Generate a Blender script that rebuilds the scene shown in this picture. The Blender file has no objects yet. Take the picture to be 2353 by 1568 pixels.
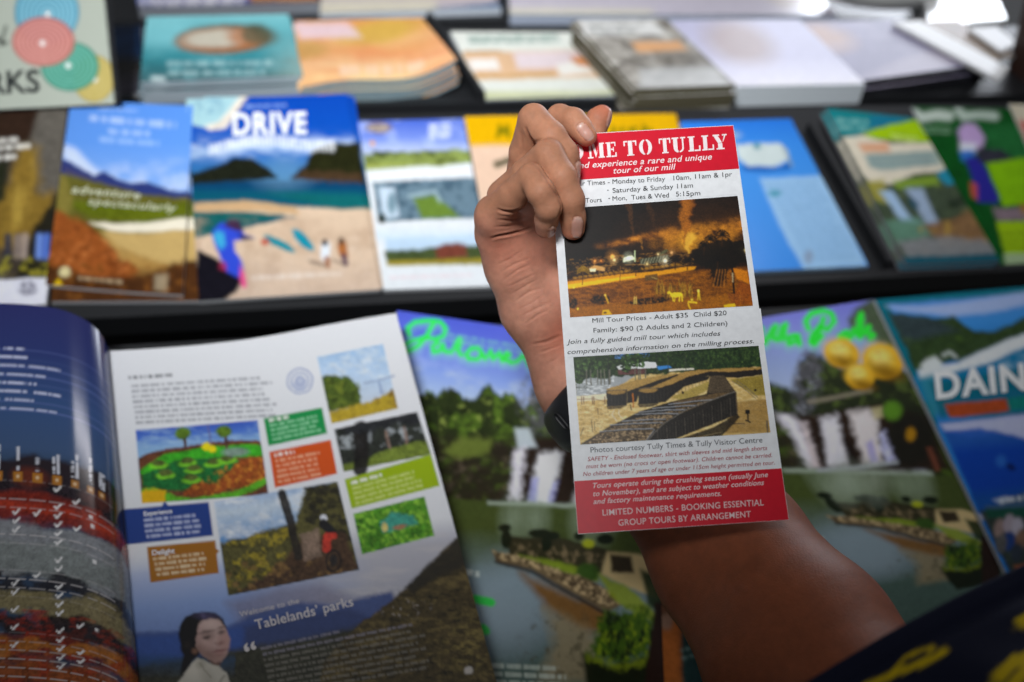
import bpy, math, random
import numpy as np
random.seed(7)
SC = bpy.context.scene
COL = SC.collection

# ---------------------------------------------------------------- camera, rack axes
F = 2353.0 * 35.0 / 36.0                       # focal length in reference pixels (35 mm lens)
CX, CY = 1176.5, 784.0
def nrm(v):
    v = np.asarray(v, float); return v / np.linalg.norm(v)
H = nrm((1.0, -.06, .184))                     # the rack's long axis, seen from the camera (x right, y down, z ahead)
N2 = nrm((.12, -.54, -.83))                    # normal of the two sloping lower tiers
N2 = nrm(N2 - H * (N2 @ H))
U2 = np.cross(H, N2); U2 = U2 if U2[1] < 0 else -U2
A2 = math.radians(30)
UP = math.cos(A2) * N2 + math.sin(A2) * U2      # vertical
FW = math.cos(A2) * U2 - math.sin(A2) * N2      # level, away from the viewer
R = np.stack([H, FW, UP])                       # camera axes -> world axes
CAMZ = 1.45
def to_world(p):
    return np.asarray(p, float) @ R.T + np.array([0, 0, CAMZ])
def dirw(v):
    return np.asarray(v, float) @ R.T

cam_d = bpy.data.cameras.new('camera'); cam = bpy.data.objects.new('camera', cam_d); COL.objects.link(cam)
from mathutils import Matrix, Vector
rx, ry, rz = R[:, 0], -R[:, 1], -R[:, 2]
cam.matrix_world = Matrix(((rx[0], ry[0], rz[0], 0), (rx[1], ry[1], rz[1], 0), (rx[2], ry[2], rz[2], CAMZ), (0, 0, 0, 1)))
cam_d.lens = 35; cam_d.sensor_width = 36; cam_d.clip_start = .01; cam_d.clip_end = 100
cam_d.dof.use_dof = True; cam_d.dof.focus_distance = .505; cam_d.dof.aperture_fstop = 4.2
cam_d.dof.aperture_blades = 9
SC.camera = cam

# ---------------------------------------------------------------- light
W = bpy.data.worlds.new('World'); SC.world = W; W.use_nodes = True
bg = W.node_tree.nodes['Background']; bg.inputs[0].default_value = (.90, .94, 1.0, 1); bg.inputs[1].default_value = .075
def area(name, loc, target, sx, sy, power, colr, spread=180):
    d = bpy.data.lights.new(name, 'AREA'); d.shape = 'RECTANGLE'; d.size = sx; d.size_y = sy; d.energy = power; d.color = colr
    d.spread = math.radians(spread)
    o = bpy.data.objects.new(name, d); COL.objects.link(o); o.location = loc
    o.rotation_euler = (Vector(target) - Vector(loc)).to_track_quat('-Z', 'Y').to_euler()
    return o
area('overhead_key', (-.45, -.62, 2.50), (.14, 1.16, 1.30), .42, .34, 4.2, (.97, .985, 1.0), 41)  # overhead key; beam narrowed in place of the viewer's own shade low down
area('window_side_light', (2.15, 3.0, 2.75), (.6, 1.1, 1.25), 1.2, 1.0, 13, (.86, .91, 1.0))
area('window_side_light', (3.3, 4.5, 2.6), (.9, 1.4, 1.25), 1.5, 1.1, 80, (.86, .91, 1.0))  # second light, added to brighten the white things on the top tier
area('streak_lamp', (.74, .86, 2.6), (.2, .7, 1.1), .10, .55, 2.0, (1.0, .96, .97))  # added to throw the highlight streak along the curling left page
SC.view_settings.view_transform = 'Standard'; SC.view_settings.look = 'None'
SC.view_settings.exposure = 0; SC.view_settings.gamma = 1

# ---------------------------------------------------------------- helpers
def lin(hexs, gain=1.0):
    h = hexs.lstrip('#'); c = np.array([int(h[i:i + 2], 16) for i in (0, 2, 4)]) / 255.0
    return np.where(c <= .04045, c / 12.92, ((c + .055) / 1.055) ** 2.4) * gain
def mesh_obj(name, verts, faces, mat=None, parent=None, smooth=False, cols=None, label=None):
    me = bpy.data.meshes.new(name)
    v = np.asarray(verts, float)
    if parent is not None: v = v - np.array(parent['base'])
    faces_np = faces if isinstance(faces, np.ndarray) else None
    if faces_np is not None:
        nf, k = faces_np.shape
        me.vertices.add(len(v)); me.vertices.foreach_set('co', v.astype(np.float32).ravel())
        me.loops.add(nf * k); me.loops.foreach_set('vertex_index', faces_np.astype(np.int32).ravel())
        me.polygons.add(nf); me.polygons.foreach_set('loop_start', np.arange(0, nf * k, k, dtype=np.int32))
        me.update(calc_edges=True)
    else:
        me.from_pydata([tuple(q) for q in v], [], faces)
    if cols is not None:
        a = me.color_attributes.new('print', 'FLOAT_COLOR', 'POINT')
        c = np.ones((len(v), 4), np.float32); c[:, :3] = cols
        a.data.foreach_set('color', c.ravel())
    me.validate()
    if smooth: me.shade_smooth()
    else: me.shade_flat()
    if mat: me.materials.append(mat)
    o = bpy.data.objects.new(name, me); COL.objects.link(o)
    if parent is not None: o.parent = parent; o['base'] = parent['base']
    if label: o['label'] = label
    return o
def thing(name, label, cat, base, group=None):
    o = bpy.data.objects.new(name, None); COL.objects.link(o)
    o.empty_display_size = .02; o.location = base; o['base'] = [float(x) for x in base]
    o['label'] = label; o['category'] = cat
    if group: o['group'] = group
    return o
def copy_thing(root, off, label=None, group=None):
    r = root.copy(); COL.objects.link(r); r.location = Vector(root.location) + Vector(off)
    if label: r['label'] = label
    if group: r['group'] = group
    for ch in root.children:
        c = ch.copy(); COL.objects.link(c); c.parent = r
        for g in ch.children:
            q = g.copy(); COL.objects.link(q); q.parent = c
    return r

def material(name, base=(.8, .8, .8), rough=.5, attr=None, spec=.5, coat=0, bump=0, bscale=400, metal=0):
    m = bpy.data.materials.new(name); m.use_nodes = True
    nt = m.node_tree; b = nt.nodes['Principled BSDF']
    b.inputs['Base Color'].default_value = (*base, 1); b.inputs['Roughness'].default_value = rough
    b.inputs['Specular IOR Level'].default_value = spec; b.inputs['Metallic'].default_value = metal
    b.inputs['Coat Weight'].default_value = coat; b.inputs['Coat Roughness'].default_value = .2
    tc = nt.nodes.new('ShaderNodeTexCoord')
    ns = nt.nodes.new('ShaderNodeTexNoise'); ns.inputs['Scale'].default_value = bscale; ns.inputs['Detail'].default_value = 4
    nt.links.new(tc.outputs['Object'], ns.inputs['Vector'])
    if attr:
        a = nt.nodes.new('ShaderNodeAttribute'); a.attribute_name = attr
        mx = nt.nodes.new('ShaderNodeMix'); mx.data_type = 'RGBA'; mx.blend_type = 'MULTIPLY'; mx.inputs[0].default_value = .05
        nt.links.new(a.outputs['Color'], mx.inputs[6]); nt.links.new(ns.outputs['Fac'], mx.inputs[7])
        nt.links.new(mx.outputs[2], b.inputs['Base Color'])
    else:
        cr = nt.nodes.new('ShaderNodeMix'); cr.data_type = 'RGBA'
        cr.inputs[6].default_value = (*[c * .88 for c in base], 1); cr.inputs[7].default_value = (*[min(1, c * 1.1) for c in base], 1)
        nt.links.new(ns.outputs['Fac'], cr.inputs[0]); nt.links.new(cr.outputs[2], b.inputs['Base Color'])
    if bump:
        bp = nt.nodes.new('ShaderNodeBump'); bp.inputs['Strength'].default_value = 1; bp.inputs['Distance'].default_value = bump
        nt.links.new(ns.outputs['Fac'], bp.inputs['Height']); nt.links.new(bp.outputs['Normal'], b.inputs['Normal'])
    return m
M_GLOSS = material('glossy_print', rough=.19, attr='print', spec=.32)
M_SHINE = material('shiny_page_print', rough=.13, attr='print', spec=.6)
M_SATIN = material('satin_print', rough=.4, attr='print', spec=.3)
M_CARD = material('leaflet_print', rough=.42, attr='print', spec=.35)
M_BLACK = material('black_laminate', (.012, .013, .015), .45, bump=.0002, bscale=900)
M_WOOD = material('brown_edge', (.05, .024, .017), .5, bscale=30)
PAGES = {}
def pages_mat(hexs):
    """paper edges: many thin sheets, seen as fine lines along the side of the block"""
    if hexs in PAGES: return PAGES[hexs]
    m = material('paper_edges', tuple(lin(hexs)), .7, spec=.2)
    nt = m.node_tree; b = nt.nodes['Principled BSDF']
    tc = nt.nodes.new('ShaderNodeTexCoord'); mp = nt.nodes.new('ShaderNodeVectorMath'); mp.operation = 'DOT_PRODUCT'
    mp.inputs[1].default_value = (0, -.45, .9)
    nt.links.new(tc.outputs['Object'], mp.inputs[0])
    wv = nt.nodes.new('ShaderNodeTexNoise'); wv.noise_dimensions = '1D'; wv.inputs['Scale'].default_value = 1400; wv.inputs['Detail'].default_value = 2
    nt.links.new(mp.outputs['Value'], wv.inputs['W'])
    mx = nt.nodes.new('ShaderNodeMix'); mx.data_type = 'RGBA'
    c = lin(hexs); mx.inputs[6].default_value = (*(c * .45), 1); mx.inputs[7].default_value = (*np.minimum(1, c * 1.25), 1)
    nt.links.new(wv.outputs['Fac'], mx.inputs[0]); nt.links.new(mx.outputs[2], b.inputs['Base Color'])
    PAGES[hexs] = m
    return m
INKS = {}
def ink(hexs, rough=.5):
    if hexs not in INKS: INKS[hexs] = material('ink', tuple(lin(hexs)), rough, spec=.3, bscale=300)
    return INKS[hexs]

# ---------------------------------------------------------------- planes of the rack, written in camera axes: n.p = -d
class Plane:
    def __init__(s, slope, px, py, z):
        a = math.radians(slope)
        s.n = math.cos(a) * UP - math.sin(a) * FW       # towards the viewer
        s.u = math.cos(a) * FW + math.sin(a) * UP       # up the slope
        s.p0 = np.array([(px - CX) / F * z, (py - CY) / F * z, z]); s.d = s.n @ s.p0
    def at(s, X, Y, h=0.0):
        X = np.asarray(X, float); Y = np.asarray(Y, float)
        ray = np.stack([(X - CX) / F, (Y - CY) / F, np.ones_like(X)], -1)
        t = (s.d + h) / (ray @ s.n)
        return ray * t[..., None]
def at_depth(px, py, z):
    return np.array([(px - CX) / F * z, (py - CY) / F * z, z])
def project(p):
    p = np.asarray(p, float)
    return p[..., 0] / p[..., 2] * F + CX, p[..., 1] / p[..., 2] * F + CY
T3 = Plane(30, 620, 1000, .70)
T2 = Plane(30, 660, 688, .845)
T1 = Plane(15, 1176, 232, 1.06)
T0 = Plane(8, 1176, 40, 1.34)

def homog(q):
    """unit square (u right, v down) -> the four corners TL TR BR BL"""
    A = []; B = []
    for (u, v), (x, y) in zip(((0, 0), (1, 0), (1, 1), (0, 1)), q):
        A.append([u, v, 1, 0, 0, 0, -u * x, -v * x]); B.append(x)
        A.append([0, 0, 0, u, v, 1, -u * y, -v * y]); B.append(y)
    h = np.append(np.linalg.solve(np.array(A), np.array(B)), 1).reshape(3, 3)
    def f(u, v):
        w = h[2, 0] * u + h[2, 1] * v + 1
        return (h[0, 0] * u + h[0, 1] * v + h[0, 2]) / w, (h[1, 0] * u + h[1, 1] * v + h[1, 2]) / w
    f.m = h
    return f
def homog_pts(src, dst):
    a = homog(src).m; b = homog(dst).m; m = b @ np.linalg.inv(a)
    def f(x, y):
        w = m[2, 0] * x + m[2, 1] * y + m[2, 2]
        return (m[0, 0] * x + m[0, 1] * y + m[0, 2]) / w, (m[1, 0] * x + m[1, 1] * y + m[1, 2]) / w
    return f

# ---------------------------------------------------------------- a canvas of print colours, one sample per mesh vertex
def _hash(ix, iy, seed):
    n = (ix.astype(np.int64) * 374761393 + iy.astype(np.int64) * 668265263 + seed * 1274126177) & 0x7fffffff
    n = ((n ^ (n >> 13)) * 1103515245 + 12345) & 0x7fffffff
    n = (n ^ (n >> 16)) * 69069 & 0x7fffffff
    return ((n >> 8) & 0xffff) / 65535.0
def vnoise(x, y, seed=0):
    ix = np.floor(x); iy = np.floor(y); fx = x - ix; fy = y - iy
    fx = fx * fx * (3 - 2 * fx); fy = fy * fy * (3 - 2 * fy)
    a = _hash(ix, iy, seed); b = _hash(ix + 1, iy, seed); c = _hash(ix, iy + 1, seed); d = _hash(ix + 1, iy + 1, seed)
    return (a * (1 - fx) + b * fx) * (1 - fy) + (c * (1 - fx) + d * fx) * fy
def fbm(x, y, seed=0, o=4):
    s = 0; a = .5; t = 0
    for k in range(o):
        s = s + a * vnoise(x, y, seed + k * 17); t += a; a *= .55; x = x * 2.03 + 3.1; y = y * 2.03 + 1.7
    return s / t
class Canvas:
    def __init__(s, X, Y, U, V, gain=1.0, warp=0.0):
        s.U, s.V, s.g = U, V, gain
        s.X0, s.Y0 = X, Y
        # edges inside a printed photograph are never ruled: bend the coordinates a little at three sizes
        wx = sum(a * (fbm(X / q, Y / q, k, 3) - .5) for a, q, k in ((2.4, 34, 51), (1.6, 14, 53), (1.3, 6, 55)))
        wy = sum(a * (fbm(X / q, Y / q, k, 3) - .5) for a, q, k in ((2.4, 34, 61), (1.6, 14, 63), (1.3, 6, 65)))
        s.X, s.Y = X + wx * 4 * warp, Y + wy * 4 * warp
        s.C = np.zeros(X.shape + (3,))
    def put(s, m, c, a=1.0):
        c = lin(c, s.g) if isinstance(c, str) else c
        m = np.clip(m, 0, 1)[..., None] * a
        s.C = s.C * (1 - m) + c * m
    def fill(s, c): s.C[:] = lin(c, s.g)
    def grad(s, stops, t=None):
        """stops: (position, colour); t: the coordinate, Y by default"""
        t = s.Y if t is None else t
        xs = [q[0] for q in stops]; cs = np.array([lin(q[1], s.g) for q in stops])
        return np.stack([np.interp(t, xs, cs[:, k]) for k in range(3)], -1)
    def seg(s, pts, X=None, Y=None):
        X = s.X if X is None else X; Y = s.Y if Y is None else Y
        d = np.full(s.X.shape, 1e9)
        for (x0, y0), (x1, y1) in zip(pts[:-1], pts[1:]):
            dx, dy = x1 - x0, y1 - y0; L = dx * dx + dy * dy + 1e-9
            t = np.clip(((X - x0) * dx + (Y - y0) * dy) / L, 0, 1)
            d = np.minimum(d, np.hypot(X - x0 - t * dx, Y - y0 - t * dy))
        return d
    def pmask(s, pts, soft=3, wob=0, wsc=25, seed=3):
        X, Y = (s.X0, s.Y0) if soft == 2.5 else (s.X, s.Y)
        inside = np.zeros(X.shape, bool); n = len(pts)
        for i in range(n):
            x0, y0 = pts[i]; x1, y1 = pts[(i + 1) % n]
            if y0 == y1: continue
            c = ((y0 > Y) != (y1 > Y)) & (X < (x1 - x0) * (Y - y0) / (y1 - y0) + x0)
            inside ^= c
        d = s.seg(list(pts) + [pts[0]], X, Y); d = np.where(inside, d, -d)
        if wob: d = d + (fbm(X / wsc, Y / wsc, seed) - .5) * 2 * wob
        return np.clip(d / soft + .5, 0, 1)
    def poly(s, pts, c, soft=3, a=1.0, wob=0, wsc=25, seed=3): s.put(s.pmask(pts, soft, wob, wsc, seed), c, a)
    def emask(s, cx, cy, rx, ry, ang=0, soft=.08):
        t = math.radians(ang); x = (s.X - cx) * math.cos(t) + (s.Y - cy) * math.sin(t); y = -(s.X - cx) * math.sin(t) + (s.Y - cy) * math.cos(t)
        return np.clip((1 - np.hypot(x / rx, y / ry)) / soft + .5, 0, 1)
    def ell(s, cx, cy, rx, ry, c, ang=0, soft=.08, a=1.0): s.put(s.emask(cx, cy, rx, ry, ang, soft), c, a)
    def stroke(s, pts, w, c, a=1.0, soft=3): s.put(np.clip((w * .5 - s.seg(pts)) / soft + .5, 0, 1), c, a)
    def grain(s, m, a, sc=1.0):
        """fine tone of a printed photograph: light and dark at several sizes"""
        X, Y = s.X0 * sc, s.Y0 * sc
        n = .45 * (fbm(X / 30, Y / 22, 71, 3) - .5) + .75 * (fbm(X / 9, Y / 8, 73, 3) - .5) + .6 * (vnoise(X / 3.2, Y / 3.2, 77) - .5)
        L = s.C.mean(-1); w = np.clip(1.15 - 2.4 * L, .2, 1) * np.clip(1.6 - 1.1 * s.C[..., 2] / (s.C[..., 0] + s.C[..., 1] + .004), .22, 1)
        s.C = np.clip(s.C * (1 + (m * a * w * 2.4 * n)[..., None]), 0, 1)
    def soften(s, n=1):
        for _ in range(n):
            p = np.pad(s.C, ((1, 1), (1, 1), (0, 0)), mode='edge'); s.C = .36 * s.C + .16 * (p[:-2, 1:-1] + p[2:, 1:-1] + p[1:-1, :-2] + p[1:-1, 2:])
    def falls(s, m, a=.5, sx=3.5, sy=30):
        s.put(m * np.clip(fbm(s.X / sx, s.Y / sy, 81, 3) * 4 - 1.7, 0, 1), '8d93b4', a); s.put(m * np.clip(fbm(s.X / sx, s.Y / sy, 87, 3) * 5 - 3.0, 0, 1), '5c5650', a * .9)
    def speck(s, m, c, sc=12, thr=.55, sh=5, a=1.0, seed=5, sy=None):
        s.put(m * np.clip((fbm(s.X / sc, s.Y / (sy or sc), seed) - thr) * sh, 0, 1), c, a)
    def lines(s, L0, R0, down, n, h, c, a=.7, seed=1, word=16, ragged=.12):
        """lines of unreadably small print: soft bars broken into words"""
        rnd = random.Random(seed); L0 = np.array(L0, float); R0 = np.array(R0, float); down = np.array(down, float)
        for i in range(n):
            p = L0 + down * i; q = R0 + down * i; e = q - p; Ln = np.linalg.norm(e); ex = e / Ln; ey = np.array([-ex[1], ex[0]])
            tx = (s.X0 - p[0]) * ex[0] + (s.Y0 - p[1]) * ex[1]; ty = (s.X0 - p[0]) * ey[0] + (s.Y0 - p[1]) * ey[1]
            end = Ln * (1 - ragged * rnd.random())
            m = np.clip((h * .5 - np.abs(ty)) / 1.6 + .5, 0, 1) * (tx > 0) * (tx < end)
            e_ = [0.0]
            while e_[-1] < Ln: e_ += [e_[-1] + word * (.35 + 1.5 * rnd.random()), 0]; e_[-1] = e_[-2] + max(2.5, h * .45)
            e_ = np.array(e_[1:]); k = np.clip(np.searchsorted(e_, tx), 0, len(e_) - 1)
            dl = np.where(k > 0, tx - e_[np.maximum(k - 1, 0)], 9); dr = e_[k] - tx
            w = np.where(k % 2 == 0, np.clip(np.minimum(dl, dr) / 1.5 + .4, 0, 1), 0) * (.62 + .38 * vnoise(tx / 2.6, np.full_like(tx, i * 3.1), seed + 3))
            s.put(m * w, c, a)

def grid_faces(nu, nv):
    i = np.arange(nu - 1); j = np.arange(nv - 1); I, J = np.meshgrid(i, j)
    a = (J * nu + I).ravel()
    return np.stack([a, a + nu, a + nu + 1, a + 1], 1)
def closed_block(top, bot, nu, nv):
    """top and bot: (nv, nu, 3) point grids -> closed mesh"""
    v = np.concatenate([top.reshape(-1, 3), bot.reshape(-1, 3)]); n = nu * nv
    f = grid_faces(nu, nv); fb = f[:, ::-1] + n
    ring = [(0, i) for i in range(nu)] + [(j, nu - 1) for j in range(1, nv)] + [(nv - 1, i) for i in range(nu - 2, -1, -1)] + [(j, 0) for j in range(nv - 2, 0, -1)]
    r = np.array([j * nu + i for j, i in ring]); r2 = np.roll(r, -1)
    side = np.stack([r, r2, r2 + n, r + n], 1)
    return v, np.concatenate([f, fb, side])

def text_mesh(s, bold=0.0, shear=0.0, spacing=1.0):
    cu = bpy.data.curves.new('t', 'FONT'); cu.body = s; cu.size = 1; cu.offset = bold; cu.shear = shear; cu.space_character = spacing
    cu.resolution_u = 4
    o = bpy.data.objects.new('t', cu); COL.objects.link(o)
    dg = bpy.context.evaluated_depsgraph_get(); me = o.evaluated_get(dg).to_mesh()
    v = np.array([q.co[:] for q in me.vertices]); f = [tuple(p.vertices) for p in me.polygons]
    o.evaluated_get(dg).to_mesh_clear(); bpy.data.objects.remove(o); bpy.data.curves.remove(cu)
    return v, f
CAPH = .0
def text_px(s, L, Rr, cap, bold=0.0, shear=0.0, spacing=1.0):
    """text fitted between two baseline points of the reference, cap height in reference pixels; returns pixel points and faces"""
    global CAPH
    if not CAPH: CAPH = text_mesh('H')[0][:, 1].max()
    v, f = text_mesh(s, bold, shear, spacing)
    L = np.array(L, float); Rr = np.array(Rr, float); e = Rr - L; Ln = np.linalg.norm(e); ex = e / Ln
    ey = np.array([ex[1], -ex[0]])
    x = (v[:, 0] - v[:, 0].min()) / (v[:, 0].max() - v[:, 0].min()) * Ln; y = v[:, 1] / CAPH * cap
    return L + x[:, None] * ex + y[:, None] * ey, f
def lettering(parent, plane, h, items, hexs, name='lettering', label=None, rough=.5, lean=0.0):
    """items: (text, L, R, cap, bold, shear, spacing). The letters lie on the plane as thin ink."""
    V = []; Fc = []; n = 0
    for it in items:
        p, f = text_px(*it)
        if lean: p = p + np.stack([lean * (it[1][1] - p[:, 1]), np.zeros(len(p))], 1)
        V.append(to_world(plane.at(p[:, 0], p[:, 1], h))); Fc += [tuple(k + n for k in q) for q in f]; n += len(p)
    return mesh_obj(name, np.concatenate(V), Fc, ink(hexs, rough), parent, label=label)

def printed(name, label, cat, quad, plane, h, t, paint, group=None, n=1, gain=1.0, mat=None, hf=None, step=3.0, edge='c9ccd0',
            px=None, jit=.004, under=None, gap=None, inset=0.0, block='page_block', hx=None, warp=.42, tex=.26):
    """a booklet lying on a tier: block of pages and a printed cover. Copies of it make the pile beneath."""
    f = px or homog(quad)
    c = [f(*q) for q in ((np.array(0.), np.array(.5)), (np.array(1.), np.array(.5)), (np.array(.5), np.array(0.)), (np.array(.5), np.array(1.)))]
    nu = int(min(330, max(12, math.dist(c[0], c[1]) / step))); nv = int(min(380, max(12, math.dist(c[2], c[3]) / step)))
    U, V = np.meshgrid(np.linspace(0, 1, nu), np.linspace(0, 1, nv)); X, Y = f(U, V)
    cv = Canvas(X, Y, U, V, gain, warp); paint(cv)
    if tex: cv.soften(1)
    if tex: cv.grain(np.ones(X.shape), tex); cv.C = np.clip(cv.C ** 1.12 * 1.08, 0, .9)
    nW = dirw(plane.n)
    def pts(U, V, hh):
        X, Y = f(U, V); p = to_world(plane.at(X, Y, h + (hx(U, V) if hx else 0.0)))
        k = hh - h + (hf(U, V) if hf else 0.0)
        return p + (np.zeros(U.shape) + k)[..., None] * nW
    base = to_world(plane.at(*[np.array(q) for q in f(np.array(.5), np.array(1.))], h - t))
    root = thing(name, label, cat, base, group)
    mesh_obj('cover', pts(U, V, h + .0006).reshape(-1, 3), grid_faces(nu, nv), mat or M_GLOSS, root, True, cv.C.reshape(-1, 3))
    k = 20; Ub, Vb = np.meshgrid(np.linspace(inset, 1 - inset, k), np.linspace(inset, 1 - inset, k))
    v, fc = closed_block(pts(Ub, Vb, h), pts(Ub, Vb, h - t), k, k)
    mesh_obj(block, v, fc, pages_mat(edge), root)
    root['n'] = n
    rnd = random.Random(len(label)); HW = dirw(H); UW = dirw(plane.u)
    def pile():
        for i in range(1, n):
            off = -nW * (gap or t + .0008) * i + HW * (rnd.random() - .5) * 2 * jit + UW * (rnd.random() - .6) * jit
            copy_thing(root, off, under, group or 'lower copies in the pile of ' + name.replace('_', ' '))
    del root['n']
    return root, pile
# ---------------------------------------------------------------- the black tiered rack
def rw(p):                                      # camera axes -> (x, y, z) of the world, one point
    return to_world(np.asarray(p, float))
def prism_x(name, prof, x0, x1, mat, parent, label=None):
    """profile of (y, z) points pushed along the rack"""
    n = len(prof); V = [(x0, y, z) for y, z in prof] + [(x1, y, z) for y, z in prof]
    Fc = [tuple(range(n))[::-1], tuple(range(n, 2 * n))] + [(i, (i + 1) % n, n + (i + 1) % n, n + i) for i in range(n)]
    return mesh_obj(name, np.array(V), Fc, mat, parent, label=label)
rack = thing('brochure_rack', 'black sloping tiered display rack full of brochures', 'rack', (0, .7, 0))
XL, XR = -1.0, 1.0
def tier(pl, px, py, length, thick, lip, front, x1=XR):
    b = rw(pl.at(np.array(float(px)), np.array(float(py)))); uy, uz = dirw(pl.u)[1:]; ny, nz = dirw(pl.n)[1:]
    y, z = b[1], b[2]
    length = float(np.linalg.norm(pl.at(np.array(float(px)), np.array(float(py))) - pl.at(np.array(1176.), np.array(float(length)))))
    back = (y + uy * length, z + uz * length)
    prism_x('shelf', [(y, z), back, (back[0] - ny * thick, back[1] - nz * thick), (y - ny * thick, z - nz * thick)], XL, x1, M_BLACK, rack)
    f = (y - uy * .001, z - uz * .001); g = (y - uy * .009, z - uz * .009)
    prism_x('shelf_lip', [(f[0] + ny * lip, f[1] + nz * lip), (f[0] - ny * front, f[1] - nz * front), (g[0] - ny * front, g[1] - nz * front), (g[0] + ny * lip, g[1] + nz * lip)], XL, x1, M_BLACK, rack)
    return b
b3 = tier(T3, 1176, 1900, 752, .012, .012, .02)
b2 = tier(T2, 1176, 672, 262, .008, .006, .020)
b1 = tier(T1, 1176, 238, 66, .008, .006, .016)
b0 = tier(T0, 1176, 46, -60, .008, .003, .010)
zb = .02
prism_x('riser', [(b2[1] + .05, b2[2] - .02), (b2[1] + .06, b2[2] - .02), (b2[1] + .06, zb), (b2[1] + .05, zb)], XL, XR, M_BLACK, rack)
prism_x('riser', [(b1[1] + .05, b1[2] - .02), (b1[1] + .06, b1[2] - .02), (b1[1] + .06, zb), (b1[1] + .05, zb)], XL, XR, M_BLACK, rack)
prism_x('riser', [(b0[1] + .04, b0[2] - .02), (b0[1] + .05, b0[2] - .02), (b0[1] + .05, zb), (b0[1] + .04, zb)], XL, XR, M_BLACK, rack)
# brown end post beyond the white stacks
p = rw(at_depth(2312, 120, 1.22)); prism_x('end_post', [(p[1] - .05, 0), (p[1] - .01, 0), (p[1] - .01, p[2] + .35), (p[1] - .05, p[2] + .35)], p[0], p[0] + .09, M_WOOD, rack, label='brown end post of the rack')
# wall behind and floor, plain and mostly hidden
def plain(name, V, hexs, rough):
    o = mesh_obj(name, np.array(V, float), [(0, 1, 2, 3)], material(name, tuple(lin(hexs)), rough, bscale=8)); o['kind'] = 'structure'; return o
plain('floor', [(-3, -1.5, 0), (3, -1.5, 0), (3, 5, 0), (-3, 5, 0)], '5a564f', .5)

def divider(plane, a, b, h, w=.003):
    pa, pb = plane.at(np.array(float(a[0])), np.array(float(a[1]))), plane.at(np.array(float(b[0])), np.array(float(b[1])))
    V = []
    for q in (pa, pb):
        for s in (-w, w):
            V.append(q + H * s); V.append(q + H * s + plane.n * h)
    Fc = [(0, 1, 3, 2), (4, 6, 7, 5), (0, 4, 5, 1), (2, 3, 7, 6), (1, 5, 7, 3), (0, 2, 6, 4)]
    mesh_obj('divider', to_world(np.array(V)), Fc, M_BLACK, rack)
divider(T1, (985, 62), (1106, 246), .018)
divider(T2, (1855, 300), (2035, 618), .012)
PILES = []
def mag(*a, **k):
    r, pile = printed(*a, **k); PILES.append(pile); return r

# ---------------------------------------------------------------- top tier, nearly level, mostly glare
def pa(c):
    c.fill('5c60ac'); c.poly([(300, -40), (345, -40), (355, 30), (300, 30)], '6d7cc6', 8)
    c.poly([(560, -40), (760, -40), (760, 12), (580, 14)], 'b98a5e', 10); c.poly([(300, 10), (740, 4), (745, 40), (300, 40)], '4b4f78', 8)
    c.lines((322, 0), (572, -6), (0, 10), 2, 13, 'e6e4ea', .95, 4, 22)
mag('purple_magazine', 'purple blue magazine with white lettering, on the top tier above the teal pile', 'magazine', [(300, -60), (690, -60), (735, 6), (320, 20)], T0, .014, .016, pa, edge='7d828a')
def pb(c):
    c.fill('cfc4c8'); c.poly([(720, 4), (1000, 0), (1010, 30), (720, 40)], 'ddd6c4', 14); c.poly([(1010, 20), (1160, 4), (1160, 40), (900, 40)], '6f86a6', 6)
mag('pale_magazine', 'pale glossy magazine lying on the top tier beside the purple one', 'magazine', [(742, -60), (1105, -60), (1152, 18), (735, 32)], T0, .009, .010, pb, edge='b9c2cc', step=4)
def pc(c):
    c.fill('d2ccd8'); c.poly([(1165, 18), (1500, 22), (1500, 44), (1165, 40)], 'e2ddcf', 14); c.poly([(1700, -40), (1900, -40), (1920, 10), (1800, 20)], 'd9cfcc', 20)
mag('lavender_magazine', 'wide pale lavender magazine on the top tier above the grey pile', 'magazine', [(1165, -60), (1835, -60), (1925, 36), (1172, 34)], T0, .012, .014, pc, edge='9fa9bb', step=4)
def white_dish():
    base = at_depth(2040, 14, 1.38)
    root = thing('white_dish', 'round white dish on the top tier, blown out by the window light', 'dish', rw(base))
    n = 72; V = []; prof = [(.0, .004), (.05, .005), (.066, .012), (.078, .024), (.082, .027), (.085, .025), (.083, .02), (.07, .002), (.055, -.002), (0, -.002)]
    for r, z in prof:
        for k in range(n):
            a = 2 * math.pi * k / n; V.append(rw(base) + np.array([r * math.cos(a), r * math.sin(a) + .03, z]))
    Fc = [(i * n + k, i * n + (k + 1) % n, (i + 1) * n + (k + 1) % n, (i + 1) * n + k) for i in range(len(prof) - 1) for k in range(n)]
    mesh_obj('bowl', np.array(V), np.array(Fc), material('white_glaze', (.85, .86, .86), .25), root, True)
white_dish()
def pw(c): c.fill('f2f4f8')
mag('white_leaflet_block', 'thick bright white block of leaflets beside the brown end post', 'leaflets', [(2115, -60), (2265, -60), (2312, 44), (2135, 60)], T0, .045, .045, pw, edge='e8ebf0', step=6)

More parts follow.
